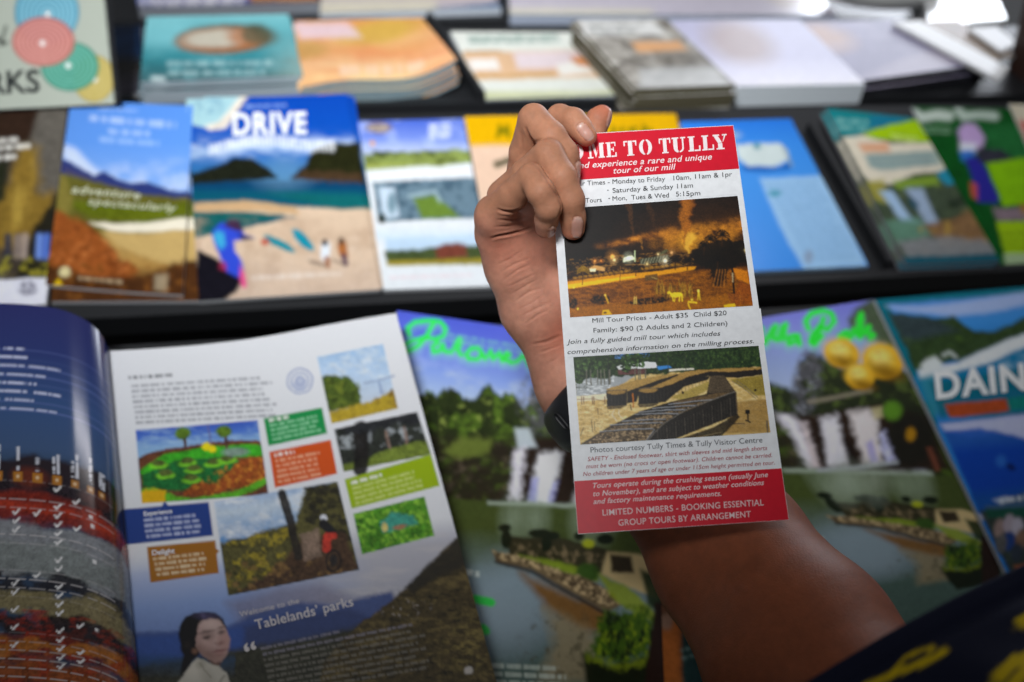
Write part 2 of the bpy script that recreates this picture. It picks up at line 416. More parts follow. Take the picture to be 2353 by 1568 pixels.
# ---------------------------------------------------------------- second tier from the top
def p_teal(c):
    X, Y = c.X, c.Y
    c.C[:] = c.grad([(35, '86c4ca'), (80, '5fa9b2'), (130, '3f8e98'), (160, '39747c'), (190, '4b6f74')])
    c.put(np.clip((X - 590) / 130, 0, 1) * np.clip((Y - 60) / 80, 0, 1), 'a9b9b0', .75); c.put(c.emask(370, 70, 70, 40, 0, .8), '8ccdd4', .7)
    c.put(np.clip(fbm(X / 40, Y / 18, 3) * 2.5 - 1.1, 0, 1), '77bcc4', .4)
    c.ell(522, 90, 112, 33, '66604c', -2, .3); c.ell(505, 94, 100, 30, '9a6a48', -2, .3); c.ell(498, 90, 78, 21, 'c3bdae', -3, .5); c.ell(560, 88, 36, 18, 'b67c54', 10, .8, .8); c.ell(590, 80, 34, 22, '5b5f4c', 0, .5, .8)
    c.lines((385, 148), (640, 146), (0, 22), 2, 12, 'b9d6d8', .6, 3, 26); c.stroke([(352, 182), (375, 184)], 12, 'd5e4e4', .8, 8)
mag('island_magazine', 'teal sea magazine with a round island on the cover, topmost of its thick pile', 'magazine', [(338, 40), (662, 34), (697, 176), (322, 190)], T1, .026, .0028, p_teal, n=9, under='teal island magazine lying under the topmost copy of its pile', edge='a9b6c0')
def p_org(c):
    X, Y = c.X, c.Y
    c.C[:] = c.grad([(40, 'e0a868'), (70, 'dba765'), (95, 'dcae7a'), (120, 'd9a06c'), (150, 'e2b98e'), (175, 'edcb98'), (205, 'f0d6a0')], Y + (X - 850) * .04)
    c.put(np.clip(fbm(X / 60, Y / 14, 6) * 3 - 1.3, 0, 1), 'd98f62', .6); c.put(c.emask(870, 75, 90, 26, -10, .7), 'c9a850', .8)
    c.poly([(670, 52), (800, 54), (830, 88), (690, 92)], 'ddc8d2', 14, .85); c.put(c.emask(700, 118, 50, 22, 0, .8), 'b9985a', .7)
    c.lines((780, 170), (1010, 150), (0, 16), 1, 24, 'e8cdb4', .8, 6, 30); c.put(np.clip((X - 960) / 60, 0, 1), 'e6a87e', .5)
mag('orange_magazine', 'orange and sand coloured magazine, topmost of the wavy pile beside the teal one', 'magazine', [(676, 50), (968, 42), (1048, 166), (692, 203)], T1, .024, .0028, p_org, n=8, under='orange magazine lying under the topmost copy of its wavy pile', edge='8aa0a8',
    hf=lambda U, V: .012 * np.clip((U - .45) / .55, 0, 1) ** 2 * V + .003 * np.sin(U * 7) * V)
def p_wht(c):
    X, Y = c.X, c.Y
    c.fill('dcdfd8'); c.lines((1075, 88), (1290, 84), (2, 10), 2, 9, '7d9a92', .8, 3, 26)
    c.poly([(1060, 122), (1350, 116), (1400, 178), (1095, 186)], 'd9b795', 8); c.poly([(1180, 122), (1330, 118), (1350, 158), (1190, 160)], 'dccfd2', 10); c.poly([(1075, 138), (1140, 136), (1150, 162), (1085, 165)], 'e9e5e0', 8)
    c.poly([(1280, 150), (1330, 140), (1365, 168), (1285, 176)], 'e6e4de', 8); c.put(c.emask(1335, 142, 22, 10, 20, .8), 'cf8f60'); c.stroke([(1070, 122), (1150, 120)], 6, 'b4884e', .8); c.stroke([(1095, 178), (1270, 172)], 9, 'c9a470', .8)
    c.put(np.clip((Y - 206) / 10, 0, 1), 'c3c79a', .8)
mag('white_booklet', 'white booklet with tan bands lying alone behind the black divider', 'booklet', [(1034, 74), (1330, 76), (1442, 218), (1116, 230)], T1, .007, .006, p_wht, edge='aab3bd')
def p_gry(c):
    X, Y = c.X, c.Y
    c.fill('aaa69f'); c.put(np.clip(fbm(X / 26, Y / 12, 4) * 4 - 1.7, 0, 1), '6a655e', .8); c.put(np.clip(fbm(X / 18, Y / 9, 14) * 5 - 3.0, 0, 1), 'dedbd4', .8); c.poly([(1330, 48), (1500, 48), (1530, 80), (1345, 84)], 'dcdcda', 10)
    c.lines((1350, 62), (1480, 60), (4, 14), 2, 9, '777a78', .7, 8, 24); c.poly([(1450, 98), (1560, 96), (1580, 118), (1465, 122)], 'd9ab80', 8); c.poly([(1500, 120), (1640, 118), (1680, 160), (1530, 170)], '7b766e', 14, .6); c.poly([(1470, 160), (1640, 154), (1690, 205), (1470, 205)], 'cfd1d2', 16, .7)
mag('grey_magazine', 'grey mottled magazine topping the thick pile with olive brown page edges', 'magazine', [(1316, 48), (1530, 44), (1690, 196), (1458, 206)], T1, .036, .0038, p_gry, n=9, under='grey magazine lying under the topmost copy of its thick pile', edge='5f5a47')
def p_gl(c):
    X, Y = c.X, c.Y
    c.fill('c9c8e0'); c.put(c.emask(1700, 100, 80, 46, 20, .8), 'b3a19c', .8); c.put(np.clip((Y - 130) / 60, 0, 1), 'eceaf6', .8)  # window glare painted into the cover colour: pale lavender, whiter downward
mag('glare_magazine', 'white magazine washed out by window glare on a neat block of white pages', 'magazine', [(1536, 48), (1836, 46), (1988, 194), (1694, 200)], T1, .026, .024, p_gl, edge='d9e2ec', step=4)
def p_lav(c):
    X, Y = c.X, c.Y
    c.fill('8f8ba8'); c.put(c.emask(1890, 88, 70, 30, 10, .8), 'c9a896', .8); c.put(np.clip(fbm(X / 60, Y / 20, 3) * 3 - 1.4, 0, 1), 'b0abc4', .6); c.put(c.emask(2120, 150, 150, 26, -18, .8), 'bdb4c4', .7)
mag('mauve_magazine', 'mauve magazine on a dark edged pile beside the white glare magazine', 'magazine', [(1842, 50), (2072, 46), (2268, 148), (1930, 194)], T1, .024, .0045, p_lav, n=5, under='mauve magazine lying under the topmost copy of its dark edged pile', edge='26272c', step=4)
def p_tan(c): c.fill('a5917e'); c.put(np.clip(fbm(c.X / 20, c.Y / 20, 3) * 3 - 1.4, 0, 1), '77705c', .7)
mag('tan_leaflet', 'tan leaflet between two bright white leaflets near the end post', 'leaflet', [(2105, 50), (2200, 46), (2332, 128), (2282, 142)], T1, .020, .004, p_tan, step=4)
mag('white_leaflet', 'long bright white leaflet catching the window light beside the mauve pile', 'leaflet', [(2052, 52), (2112, 48), (2318, 158), (2296, 184)], T1, .030, .004, pw, step=4, edge='e8ebf0')
mag('white_leaflet', 'short bright white leaflet next to the foot of the brown end post', 'leaflet', [(2225, 66), (2290, 62), (2336, 100), (2300, 118)], T1, .026, .004, pw, step=4, edge='e8ebf0')

# framed board with coloured rosettes, standing at the left
def p_park(c):
    X, Y = c.X, c.Y
    c.fill('b4bbb0')
    def ros(cx, cy, rx, ry, base, light, ox, oy, a=1.0):
        m = c.emask(cx, cy, rx, ry, 0, .05); c.put(m, base, a)
        for k in range(1, 7):
            r = k / 7.; d = np.abs(np.hypot((X - cx - ox * (1 - r)) / rx, (Y - cy - oy * (1 - r)) / ry) - r)
            c.put(m * np.clip((.040 - d) / .02 + .5, 0, 1), light, .8)
        c.ell(cx + ox, cy + oy, 6, 6, 'f0f2ee', soft=.5)
    ros(216, 182, 48, 54, 'b09c48', 'd6cb92', 2, 2); ros(161, 154, 67, 57, '2c8a76', '83c6b4', -4, -2, .93); ros(108, 30, 74, 74, '4a94ae', 'a0d0de', 2, 4); ros(100, 97, 72, 57, 'b8645e', 'e2aea6', -2, 4, .93)
    c.stroke([(-20, 70), (8, 104), (16, 98)], 6, '30342f'); c.stroke([(14, 62), (2, 104)], 5, '30342f')
brd = mag('sign_board', 'pale framed board with overlapping coloured rosettes and black capitals', 'sign', [(-170, -80), (232, -80), (264, 240), (-190, 262)], T2, .012, .010, p_park, mat=M_SATIN, warp=0, tex=.06, edge='16171a', step=2.4, block='board')
lettering(brd, T2, .0132, [('PARKS', (-112, 220), (92, 211), 50, .02)], '23282a', label='black capitals on the board')
def frame_edge():
    V = []
    for q in ((233, -80), (246, -80), (277, 236), (264, 240)):
        for h in (-.002, .0165): V.append(to_world(T2.at(np.array(float(q[0])), np.array(float(q[1])), h)))
    mesh_obj('frame', np.array(V), [(0, 2, 3, 1), (2, 4, 5, 3), (4, 6, 7, 5), (6, 0, 1, 7), (1, 3, 5, 7), (0, 6, 4, 2)], M_BLACK, brd)
frame_edge()
def p_dk(c):
    c.C[:] = c.grad([(60, '16304f'), (120, '1c4470'), (150, '3c3a34'), (200, '5d5a66')])
mag('dark_blue_magazine', 'dark blue magazine half hidden between the rosette board and the teal pile', 'magazine', [(240, 62), (326, 58), (324, 214), (262, 222)], T1, .006, .005, p_dk, step=4)
# ---------------------------------------------------------------- third tier: upright leaflets
def p_rock(c):
    X, Y = c.X, c.Y
    c.fill('4a423a'); c.put(np.clip(fbm(X / 30, Y / 60, 4) * 3 - 1.2, 0, 1), '6d675e', .8); c.poly([(60, 250), (165, 245), (150, 480), (90, 470), (70, 330)], '6a665f', 14, .9, 8)
    c.poly([(45, 330), (85, 340), (88, 440), (140, 450), (100, 540), (40, 570), (-80, 580), (-60, 450), (20, 420)], '8c7232', 26, 1, 14, 20); c.put(c.pmask([(50, 360), (80, 350), (70, 560), (10, 570), (20, 440)], 16) * np.clip(fbm(X / 20, Y / 50, 7) * 3 - 1.2, 0, 1), 'b59a4a', .9)
    c.poly([(60, 250), (90, 250), (70, 320), (40, 330), (-60, 330), (-60, 265)], '3a2a20', 12); c.poly([(-60, 380), (20, 370), (10, 460), (-60, 500)], '2f3324', 12)
    c.poly([(140, 430), (145, 700), (20, 700), (60, 560)], '2c2a20', 12, 1, 6, 14)
    for x, q in ((20, '3d4152'), (42, '8c7f78'), (58, 'a99a90'), (92, '7a9ade'), (108, '5f7fd0')): c.stroke([(x, 545), (x - 3, 590)], 16, q, .95, 8)
    c.speck((Y > 590).astype(float), 'a9a23a', 14, .5, 5, .8, 3); c.put(np.clip((Y - 643 + .06 * X) / 4, 0, 1), 'e3e4f0')
    c.put(c.emask(64, 664, 22, 17, 0, .5) * np.clip(fbm(X / 4, Y / 4, 5) * 4 - 1.4, 0, 1), '6a6a7c', .9)
    c.lines((-60, 330), (44, 322), (0, 23), 1, 11, 'f0efe8', .95, 3, 20); c.lines((-60, 346), (74, 336), (0, 23), 1, 12, 'f0efe8', .95, 4, 20); c.lines((-60, 368), (46, 360), (0, 23), 1, 11, 'f0efe8', .95, 5, 20)
mag('rock_leaflet', 'leaflet showing yellow rock and hikers with a white band along its bottom', 'leaflet', [(-120, 268), (154, 252), (106, 700), (-160, 718)], T2, .008, .006, p_rock)
def p_blue(c, dx=0):
    X, Y = c.X, c.Y
    c.C[:] = c.grad([(230, '5f94e0'), (330, '679be4'), (430, '86aee8'), (500, '86aee8'), (515, 'c0a468'), (612, 'b08c50'), (640, '6a4824'), (700, '4a2e18')])
    n = fbm(X / 45, Y / 28, 5)
    c.put(np.clip(n * 2.6 - 1.0, 0, 1) * np.clip((Y - 360) / 50, 0, 1) * (Y < 480), 'c8d6f2', .8); c.poly([(140, 335), (175, 345), (230, 400), (290, 418), (330, 420), (220, 420), (150, 370)], 'd6e0f6', 16, .8)
    c.poly([(120, 365), (165, 375), (215, 405), (240, 396), (262, 408), (300, 424), (340, 420), (390, 440), (470, 452), (470, 480), (120, 480)], '33407c', 6, 1, 3); c.poly([(150, 385), (230, 420), (300, 440), (300, 450), (150, 440)], '57506c', 12, .7)
    c.poly([(100, 398), (160, 405), (240, 425), (330, 448), (470, 462), (470, 530), (90, 560)], '6b682e', 8, 1, 4); c.poly([(170, 462), (300, 470), (470, 470), (470, 500), (330, 512), (215, 505), (165, 480)], '66701c', 8, 1, 4)
    c.poly([(100, 400), (150, 405), (170, 470), (150, 520), (90, 520)], '8a7f40', 14, .8)
    c.poly([(205, 514), (330, 514), (470, 498), (470, 530), (340, 536), (260, 534)], 'e9e2cf', 6)
    c.poly([(230, 534), (340, 538), (470, 528), (470, 620), (380, 610), (280, 570)], 'c6aa70', 8, 1, 4)
    c.poly([(90, 480), (150, 492), (195, 514), (236, 548), (272, 590), (320, 622), (290, 660), (90, 660)], '9c5a2a', 14, 1, 10, 20); c.speck((Y > 500) * (Y < 640) * (X < 300.) * (X < 190 + (Y - 500)), '7c4420', 16, .5, 5, .7, 4); c.speck((Y > 540) * (Y < 640) * (X < 300.) * (X < 190 + (Y - 500)), 'c47c44', 12, .58, 5, .8, 9)
    c.poly([(90, 600), (150, 620), (220, 640), (330, 640), (400, 610), (470, 590), (470, 720), (90, 720)], '55351c', 14, 1, 12, 24); c.speck((Y > 610).astype(float), '8a5a28', 18, .56, 5, .8, 12)
    c.ell(150 + dx, 627, 13, 12, 'd9cfa0', soft=.5); c.poly([(125 + dx, 658), (135 + dx, 640), (145 + dx, 658)], 'e6c41a', 3); c.lines((180 + dx, 640), (285 + dx, 650), (0, 10), 1, 8, 'cbb896', .8, 4, 20); c.poly([(356 + dx, 633), (386 + dx, 632), (384 + dx, 672), (354 + dx, 668)], 'a89a80', 8, .8)
    c.lines((206 + dx, 273), (405 + dx, 290), (0, 9), 1, 15, 'bfd2f2', .75, 9, 22, 0); c.lines((250 + dx, 303), (345 + dx, 309), (0, 9), 1, 13, 'bad0f2', .7, 3, 20, 0); c.lines((230 + dx, 322), (368 + dx, 332), (0, 9), 1, 12, 'a9c6f0', .7, 5, 24, 0)
    c.lines((225 + dx, 253), (320 + dx, 256), (0, 8), 1, 6, 'a9c4f0', .8, 4, 14)
mag('mountain_leaflet', 'rear copy of the blue sky mountain leaflet, its right and lower edges peeking out', 'leaflet', [(172, 237), (448, 249), (457, 692), (118, 694)], T2, .004, .0035, lambda c: p_blue(c, 32))
bl = mag('mountain_leaflet', 'front copy of the blue sky mountain leaflet with orange rocks and pale sand', 'leaflet', [(164, 231), (444, 246), (421, 681), (106, 657)], T2, .0075, .003, p_blue, hf=lambda U, V: .0012 * (2 * U - 1) ** 2)
lettering(bl, T2, .0098, [('adventure', (164, 443), (322, 458), 18, .014, .22, 1.1), ('spectacularly', (202, 470), (405, 487), 17, .010, .22, 1.1)], 'cdd1b4', label='pale slanted script across the hills')
def p_drive(c):
    X, Y = c.X, c.Y
    c.C[:] = c.grad([(215, '0f4cae'), (300, '1156b6'), (345, '2569bc'), (380, '2f6fae'), (415, '447fae'), (420, '0c466c'), (445, '0e5276'), (470, '0d6070')])
    c.put(np.clip(fbm(X / 36, Y / 14, 4) * 3 - 1.1, 0, 1) * np.exp(-((Y - 340) / 22) ** 2), 'd4e0ee', .9); c.put(np.exp(-((Y - 338 - .0006 * (X - 620) ** 2) / 12) ** 2), 'b4cbe4', .6); c.put(c.emask(650, 400, 60, 40, 0, 1), '7aa4c2', .4)
    c.poly([(425, 222), (560, 218), (540, 250), (515, 288), (475, 296), (430, 284)], 'a9cdd4', 3); c.poly([(556, 219), (572, 220), (548, 255), (520, 296), (480, 300), (468, 290), (505, 280)], 'e3dcd0', 4); c.stroke([(566, 226), (535, 268), (490, 296)], 5, 'a59a8c', .5)
    c.put(c.emask(478, 246, 34, 20, -10, .6) * np.clip(fbm(X / 7, Y / 5, 3) * 4 - 1.6, 0, 1), '5b8fb0', .8)
    c.poly([(440, 400), (490, 385), (540, 362), (580, 366), (620, 392), (640, 412), (440, 424)], '23271c', 5, 1, 3); c.poly([(665, 412), (700, 380), (715, 350), (760, 330), (830, 328), (840, 420)], '2b2d16', 6, 1, 4); c.poly([(668, 414), (700, 392), (760, 396), (830, 402), (840, 422)], '55402e', 10, .8, 6, 14)
    c.poly([(440, 440), (840, 440), (860, 480), (780, 480), (600, 462), (440, 470)], '0e5e72', 10, .8); c.poly([(620, 445), (850, 450), (870, 485), (760, 480)], '15706c', 14, .7)
    c.poly([(445, 470), (560, 464), (700, 478), (860, 482), (890, 720), (440, 720), (440, 550), (560, 525), (680, 500), (560, 488), (445, 488)], 'd7c0a8', 5, 1, 3); c.poly([(445, 467), (560, 462), (680, 476), (690, 494), (600, 486), (445, 488)], 'c8a67c', 6, .9)
    c.poly([(440, 491), (560, 490), (650, 494), (560, 520), (470, 540), (440, 545)], '1b6464', 7); c.speck((Y > 500).astype(float), 'b89d86', 30, .45, 3, .6, 3); c.speck((Y > 540).astype(float), 'e2d2c2', 9, .58, 5, .5, 13); c.put(np.clip((Y - 560) / 110, 0, 1), 'cdb9aa', .5)
    # large bird at the lower left, boats and two people on the sand
    c.poly([(455, 575), (500, 595), (530, 620), (560, 640), (545, 670), (515, 692), (440, 700)], '1c1a24', 5); c.poly([(490, 530), (505, 515), (535, 512), (556, 528), (562, 540), (585, 548), (560, 552), (538, 555), (540, 580), (556, 600), (560, 625), (548, 640), (520, 625), (506, 590), (494, 565), (488, 545)], '3a55d0', 5)
    c.poly([(490, 540), (500, 530), (515, 535), (520, 560), (508, 575), (496, 560)], '49b6d8', 8, .85); c.poly([(515, 520), (530, 504), (550, 508), (560, 535), (540, 530)], '4c3450', 5); c.poly([(545, 538), (586, 549), (558, 553)], '2b2638', 3); c.poly([(552, 610), (562, 630), (568, 660), (556, 664), (550, 640)], 'dd5c92', 4); c.poly([(505, 600), (520, 605), (520, 625), (505, 620)], 'b0355c', 6, .7)
    c.ell(642, 561, 40, 9, '1d8f9e', 27, .2); c.ell(696, 553, 34, 11, '1b93a8', 47, .2); c.ell(610, 556, 9, 7, 'c0604c', soft=.5)
    c.stroke([(748, 565), (746, 590)], 20, 'dfe6ee'); c.ell(746, 560, 7, 8, '3c3034', soft=.4); c.stroke([(750, 595), (753, 612)], 11, 'a5765c'); c.stroke([(786, 565), (790, 585)], 20, 'b0713e'); c.stroke([(790, 588), (794, 606)], 12, '6a5560'); c.ell(784, 556, 6, 8, '5c4434', soft=.4)
    c.stroke([(712, 602), (745, 610)], 7, '84746a', .8); c.stroke([(765, 600), (788, 606)], 7, '84746a', .7); c.lines((580, 640), (790, 630), (0, 10), 1, 9, 'e6dcd4', .8, 4, 18)
    c.lines((563, 247), (668, 243), (0, 10), 1, 7, '9db6e4', .8, 6, 14)
    for k in range(30):
        x = 482 + k * 9.7; y = 346 - 22 * math.sin(math.pi * min(1, k / 24.)) ** 1.0 * .8 - k * .3; c.stroke([(x, y - 11), (x + 1.5, y + 10)], 4.6, 'f0f3f8', .95, 4)
        if k % 3: c.stroke([(x, y - 9 + 8 * (k % 2)), (x + 7, y - 9 + 8 * (k % 2))], 4, 'f0f3f8', .9, 4)
mag('beach_magazine', 'rear copy of the blue beach magazine with only its right edge showing', 'magazine', [(470, 224), (814, 222), (884, 662), (480, 690)], T2, .004, .0035, p_drive, step=4)
dr = mag('beach_magazine', 'front copy of the blue beach magazine with a large bird and bold white capitals', 'magazine', [(428, 229), (800, 217), (874, 666), (457, 693)], T2, .0085, .004, p_drive)
lettering(dr, T2, .0098, [('DRIVE', (535, 309), (705, 306), 47, .035, 0, 1.12)], 'eef1f6', label='bold white capitals')
def p_wp(c):
    X, Y = c.X, c.Y
    c.fill('dfe4e8')
    top = c.pmask([(820, 270), (1070, 268), (1086, 375), (838, 392)], 4); c.C = c.C * (1 - top[..., None]) + c.grad([(275, '4a68c8'), (320, '7b92d8'), (352, 'bcc8e4')]) * top[..., None]
    c.put(top * np.clip(fbm(X / 30, Y / 16, 3) * 3 - 1.5, 0, 1) * (Y < 352), 'b9c8ee', .8); c.poly([(834, 358), (900, 352), (960, 350), (1010, 350), (1040, 342), (1080, 348), (1090, 376), (838, 392)], '8d9c58', 6, 1, 5, 16); c.speck(top * (Y > 345), '4a5528', 16, .5, 6, .9, 8, 8); c.put(top * np.clip((Y - 374) / 6, 0, 1), 'a3ad5c', .8)
    c.ell(870, 295, 30, 13, '7d6f78', soft=.5); c.lines((850, 292), (890, 291), (0, 9), 2, 6, 'd9cdb4', .8, 3, 10); c.lines((985, 292), (1040, 288), (0, 12), 3, 10, 'd4dcf4', .9, 5, 16); c.ell(857, 330, 6, 6, 'e0a860', soft=.7)
    c.poly([(856, 420), (1098, 410), (1120, 500), (870, 512)], '6f8796', 4); c.speck(c.pmask([(856, 420), (1098, 410), (1120, 500), (870, 512)], 4), '3c5668', 16, .5, 5, .8, 4, 12); c.poly([(870, 432), (905, 430), (918, 500), (880, 506)], 'c6d6e4', 8); c.ell(900, 468, 10, 26, '7c97a4', soft=.6); c.poly([(950, 456), (1000, 450), (1060, 500), (970, 504)], '6f8a3c', 6); c.stroke([(940, 452), (1000, 440), (1010, 462)], 8, 'a9c0c8', .8, 6); c.ell(877, 504, 9, 12, '26342c', soft=.5)
    pr = c.pmask([(884, 548), (1120, 540), (1132, 600), (890, 612)], 5); c.put(pr, 'bcd2e6'); c.put(np.clip((Y - 520) / 30, 0, 1) * np.clip((560 - Y) / 20, 0, 1) * (X > 860), 'c6dbea', .8); c.poly([(884, 580), (930, 576), (990, 570), (1060, 565), (1130, 566), (1134, 606), (890, 612)], '4d5a36', 5, 1, 4, 12); c.poly([(1000, 570), (1030, 560), (1070, 562), (1074, 592), (1005, 598)], '7c4638', 7, 1, 4, 10); c.poly([(888, 602), (1132, 594), (1134, 606), (890, 614)], 'a59634', 5, .9)
    c.lines((895, 640), (1090, 632), (0, 12), 1, 6, 'e6ccd2', .7, 3, 18); c.stroke([(850, 406), (1088, 394)], 6, 'ece0e2', .7)
mag('photo_leaflet', 'white leaflet with three framed landscape photographs beside the hand', 'leaflet', [(823, 280), (1064, 274), (1134, 658), (882, 667)], T2, .005, .004, p_wp)
def p_yel(c):
    X, Y = c.X, c.Y
    c.fill('dfc2ac'); c.put(np.clip((Y - 420) / 100, 0, 1), 'e6cfb4', .7); c.put(np.clip((336 - Y - .01 * (X - 1070)) / 5 + .5, 0, 1), 'dcae06')
    c.stroke([(1140, 380), (1165, 371), (1210, 366)], 15, '5c5a42', 1, 7)
    for pts in ([(1142, 316), (1148, 292), (1156, 308), (1166, 292), (1168, 316)], [(1190, 316), (1198, 293), (1208, 316)], [(1230, 292), (1226, 316), (1246, 316)], [(1385, 292), (1378, 316), (1398, 316)], [(1410, 296), (1406, 314), (1424, 316), (1430, 296)], [(1462, 296), (1446, 300), (1458, 308), (1444, 316)], [(1482, 290), (1476, 316), (1484, 304), (1498, 302), (1494, 316)]): c.stroke(pts, 8, '5c6a0c', .95, 5)
mag('yellow_header_leaflet', 'peach leaflet with a bright yellow header, behind the thumb', 'leaflet', [(1067, 269), (1552, 262), (1640, 628), (1140, 655)], T2, .007, .004, p_yel, step=4)
def p_boat(c):
    X, Y = c.X, c.Y
    c.C[:] = c.grad([(270, '2f80e0'), (330, '4494e8'), (420, '4e9cea'), (620, '4a98ea')])
    c.ell(1676, 312, 26, 12, 'a9c2dc', soft=.8, a=.7); c.poly([(1688, 335), (1720, 332), (1790, 330), (1808, 345), (1812, 368), (1780, 384), (1720, 384), (1696, 366)], 'd3dfdf', 7); c.poly([(1700, 384), (1790, 386), (1812, 376), (1816, 390), (1760, 396), (1710, 394)], '1c62b4', 6); c.ell(1738, 338, 9, 7, '5f9fae', soft=.6); c.stroke([(1800, 340), (1818, 382)], 7, '93a4a8', .7)
    c.poly([(1745, 412), (1890, 404), (1960, 540), (1992, 612), (1850, 622), (1790, 520)], 'a3caee', 8); c.lines((1760, 428), (1880, 420), (7, 13), 14, 7, '84b0d8', .8, 3, 16); c.put(c.emask(1780, 445, 14, 9, 0, .6), '4f9fb4', .8); c.put(c.emask(1858, 590, 10, 16, 0, .6), '93a3bc', .8); c.lines((1640, 470), (1700, 466), (6, 15), 8, 6, '3f8ad8', .7, 8, 14)
mag('boat_leaflet', 'sky blue leaflet with a white boat, partly behind the red and white leaflet', 'leaflet', [(1562, 281), (1816, 274), (1995, 612), (1690, 626)], T2, .006, .005, p_boat, edge='8fa6bc')
def p_gr(c):
    X, Y = c.X, c.Y
    c.fill('4d5a48'); c.speck(np.ones_like(X), '2c3a2c', 26, .48, 4, .9, 3); c.speck(np.ones_like(X), '7a8a5c', 18, .6, 4, .7, 6)
    c.poly([(1890, 245), (2110, 268), (2060, 285), (1995, 302), (1960, 318), (1920, 310)], '1d8a90', 4); c.poly([(2000, 265), (2110, 275), (2060, 285), (2000, 300)], '2079a0', 10, .7)
    c.poly([(2105, 274), (2120, 300), (2145, 330), (2040, 322), (1975, 315), (2010, 298)], 'a8cc14', 4); c.lines((2045, 312), (2110, 320), (4, 9), 2, 8, 'cfe08a', .7, 4, 16); c.lines((1920, 278), (2000, 282), (5, 16), 2, 10, '9fcfca', .7, 5, 18)
    c.poly([(1935, 318), (1980, 312), (2050, 330), (2150, 330), (2182, 372), (2166, 395), (2100, 402), (2050, 425), (2000, 420), (1980, 400)], 'e0d8c6', 5); c.poly([(1970, 332), (2040, 328), (2046, 350), (1984, 352)], 'dfa884', 9, .9); c.poly([(1986, 356), (2150, 348), (2162, 380), (2020, 394), (1996, 384)], '9fb0ac', 8); c.lines((1995, 362), (2140, 352), (5, 12), 3, 6, '7b9498', .7, 3, 14)
    c.poly([(2150, 400), (2180, 386), (2202, 400), (2195, 424), (2176, 428)], '2a92ae', 7); c.poly([(2050, 418), (2150, 405), (2160, 425), (2060, 436)], '8aa83c', 9, .9); c.poly([(1990, 420), (2030, 412), (2040, 470), (2010, 460)], 'b0a84c', 10, .8)
    c.poly([(2020, 440), (2050, 440), (2095, 505), (2120, 515), (2070, 510)], 'a9c4e0', 8); c.poly([(2080, 434), (2120, 434), (2160, 520), (2130, 520)], 'a9bcd6', 10, .9); c.poly([(2090, 450), (2110, 470), (2105, 485), (2088, 470)], '2e5668', 8, .9); c.poly([(2030, 510), (2110, 500), (2150, 540), (2060, 560)], '6f9a86', 14, .8)
    c.poly([(2120, 520), (2200, 500), (2260, 470), (2290, 560), (2170, 570)], '8a6c4c', 12, 1, 8); c.speck((Y > 510) * (X > 2110.), 'b5984c', 16, .56, 5, .8, 5); c.poly([(2060, 552), (2180, 545), (2290, 560), (2300, 590), (2090, 600)], '8d8f92', 12, .9, 6); c.put(np.clip((Y - 588 + .04 * (X - 2080)) / 8, 0, 1), '1f5f70')
mag('waterfall_map_leaflet', 'green and teal leaflet with a cream speech box and waterfall, topmost of its small pile', 'leaflet', [(1897, 250), (2104, 273), (2298, 602), (2081, 609)], T2, .012, .003, p_gr, n=3, jit=.007, under='green and teal leaflet peeking out below the topmost copy of its small pile', edge='8a8890')
def p_bird(c):
    X, Y = c.X, c.Y
    c.fill('0e5a20'); c.speck(np.ones_like(X), '0a4418', 40, .5, 3, .8, 3); c.poly([(2250, 290), (2400, 280), (2420, 400), (2290, 380)], '2f7a44', 20, .7)
    c.poly([(2200, 300), (2215, 285), (2240, 286), (2262, 318), (2255, 340), (2240, 352), (2210, 352), (2205, 325)], 'c3a8d6', 8); c.poly([(2205, 330), (2245, 330), (2240, 350), (2206, 352)], 'e0e4ee', 8); c.poly([(2205, 348), (2240, 345), (2235, 372), (2212, 372)], '3b7fd0', 7); c.poly([(2218, 365), (2250, 360), (2270, 400), (2296, 455), (2290, 470), (2245, 465), (2232, 410)], '33309c', 6); c.poly([(2245, 340), (2300, 345), (2340, 375), (2280, 385), (2250, 372)], '3a3a48', 9); c.poly([(2228, 420), (2244, 425), (2246, 460), (2232, 455)], 'c0584c', 7)
    c.poly([(2266, 378), (2400, 355), (2450, 460), (2305, 475)], '8ec40e', 6); c.poly([(2280, 480), (2460, 470), (2466, 508), (2290, 510)], '8d7c86', 8); c.poly([(2340, 470), (2460, 465), (2462, 490), (2350, 495)], 'b0862c', 10, .8); c.poly([(2288, 512), (2470, 505), (2486, 580), (2310, 590)], 'a4c816', 6); c.lines((2295, 540), (2470, 532), (4, 15), 3, 6, '7d9a1a', .9, 3, 30, 0); c.poly([(2305, 585), (2490, 576), (2495, 620), (2310, 620)], 'a9bf98', 6)
    c.stroke([(2104, 262), (2120, 272), (2150, 266), (2180, 268)], 22, 'cfdad2', .9, 9); c.stroke([(2200, 254), (2212, 270), (2250, 264), (2286, 268)], 19, 'c9d6ce', .85, 9)
    c.lines((2110, 294), (2190, 296), (0, 10), 2, 6, '9fc0a4', .7, 3, 14)
br = mag('bird_leaflet', 'dark green leaflet with a purple and blue figure beside the cream speech box', 'leaflet', [(2096, 246), (2330, 252), (2480, 604), (2270, 612)], T2, .004, .003, p_bird)
def p_red(c): c.fill('d4ccb8'); c.poly([(2340, 280), (2460, 285), (2480, 400), (2390, 380)], 'c8484c', 6)
mag('red_leaflet', 'cream and red leaflet cut off beside the dark green one', 'leaflet', [(2318, 240), (2450, 246), (2490, 420), (2402, 430)], T2, .006, .003, p_red, step=5)
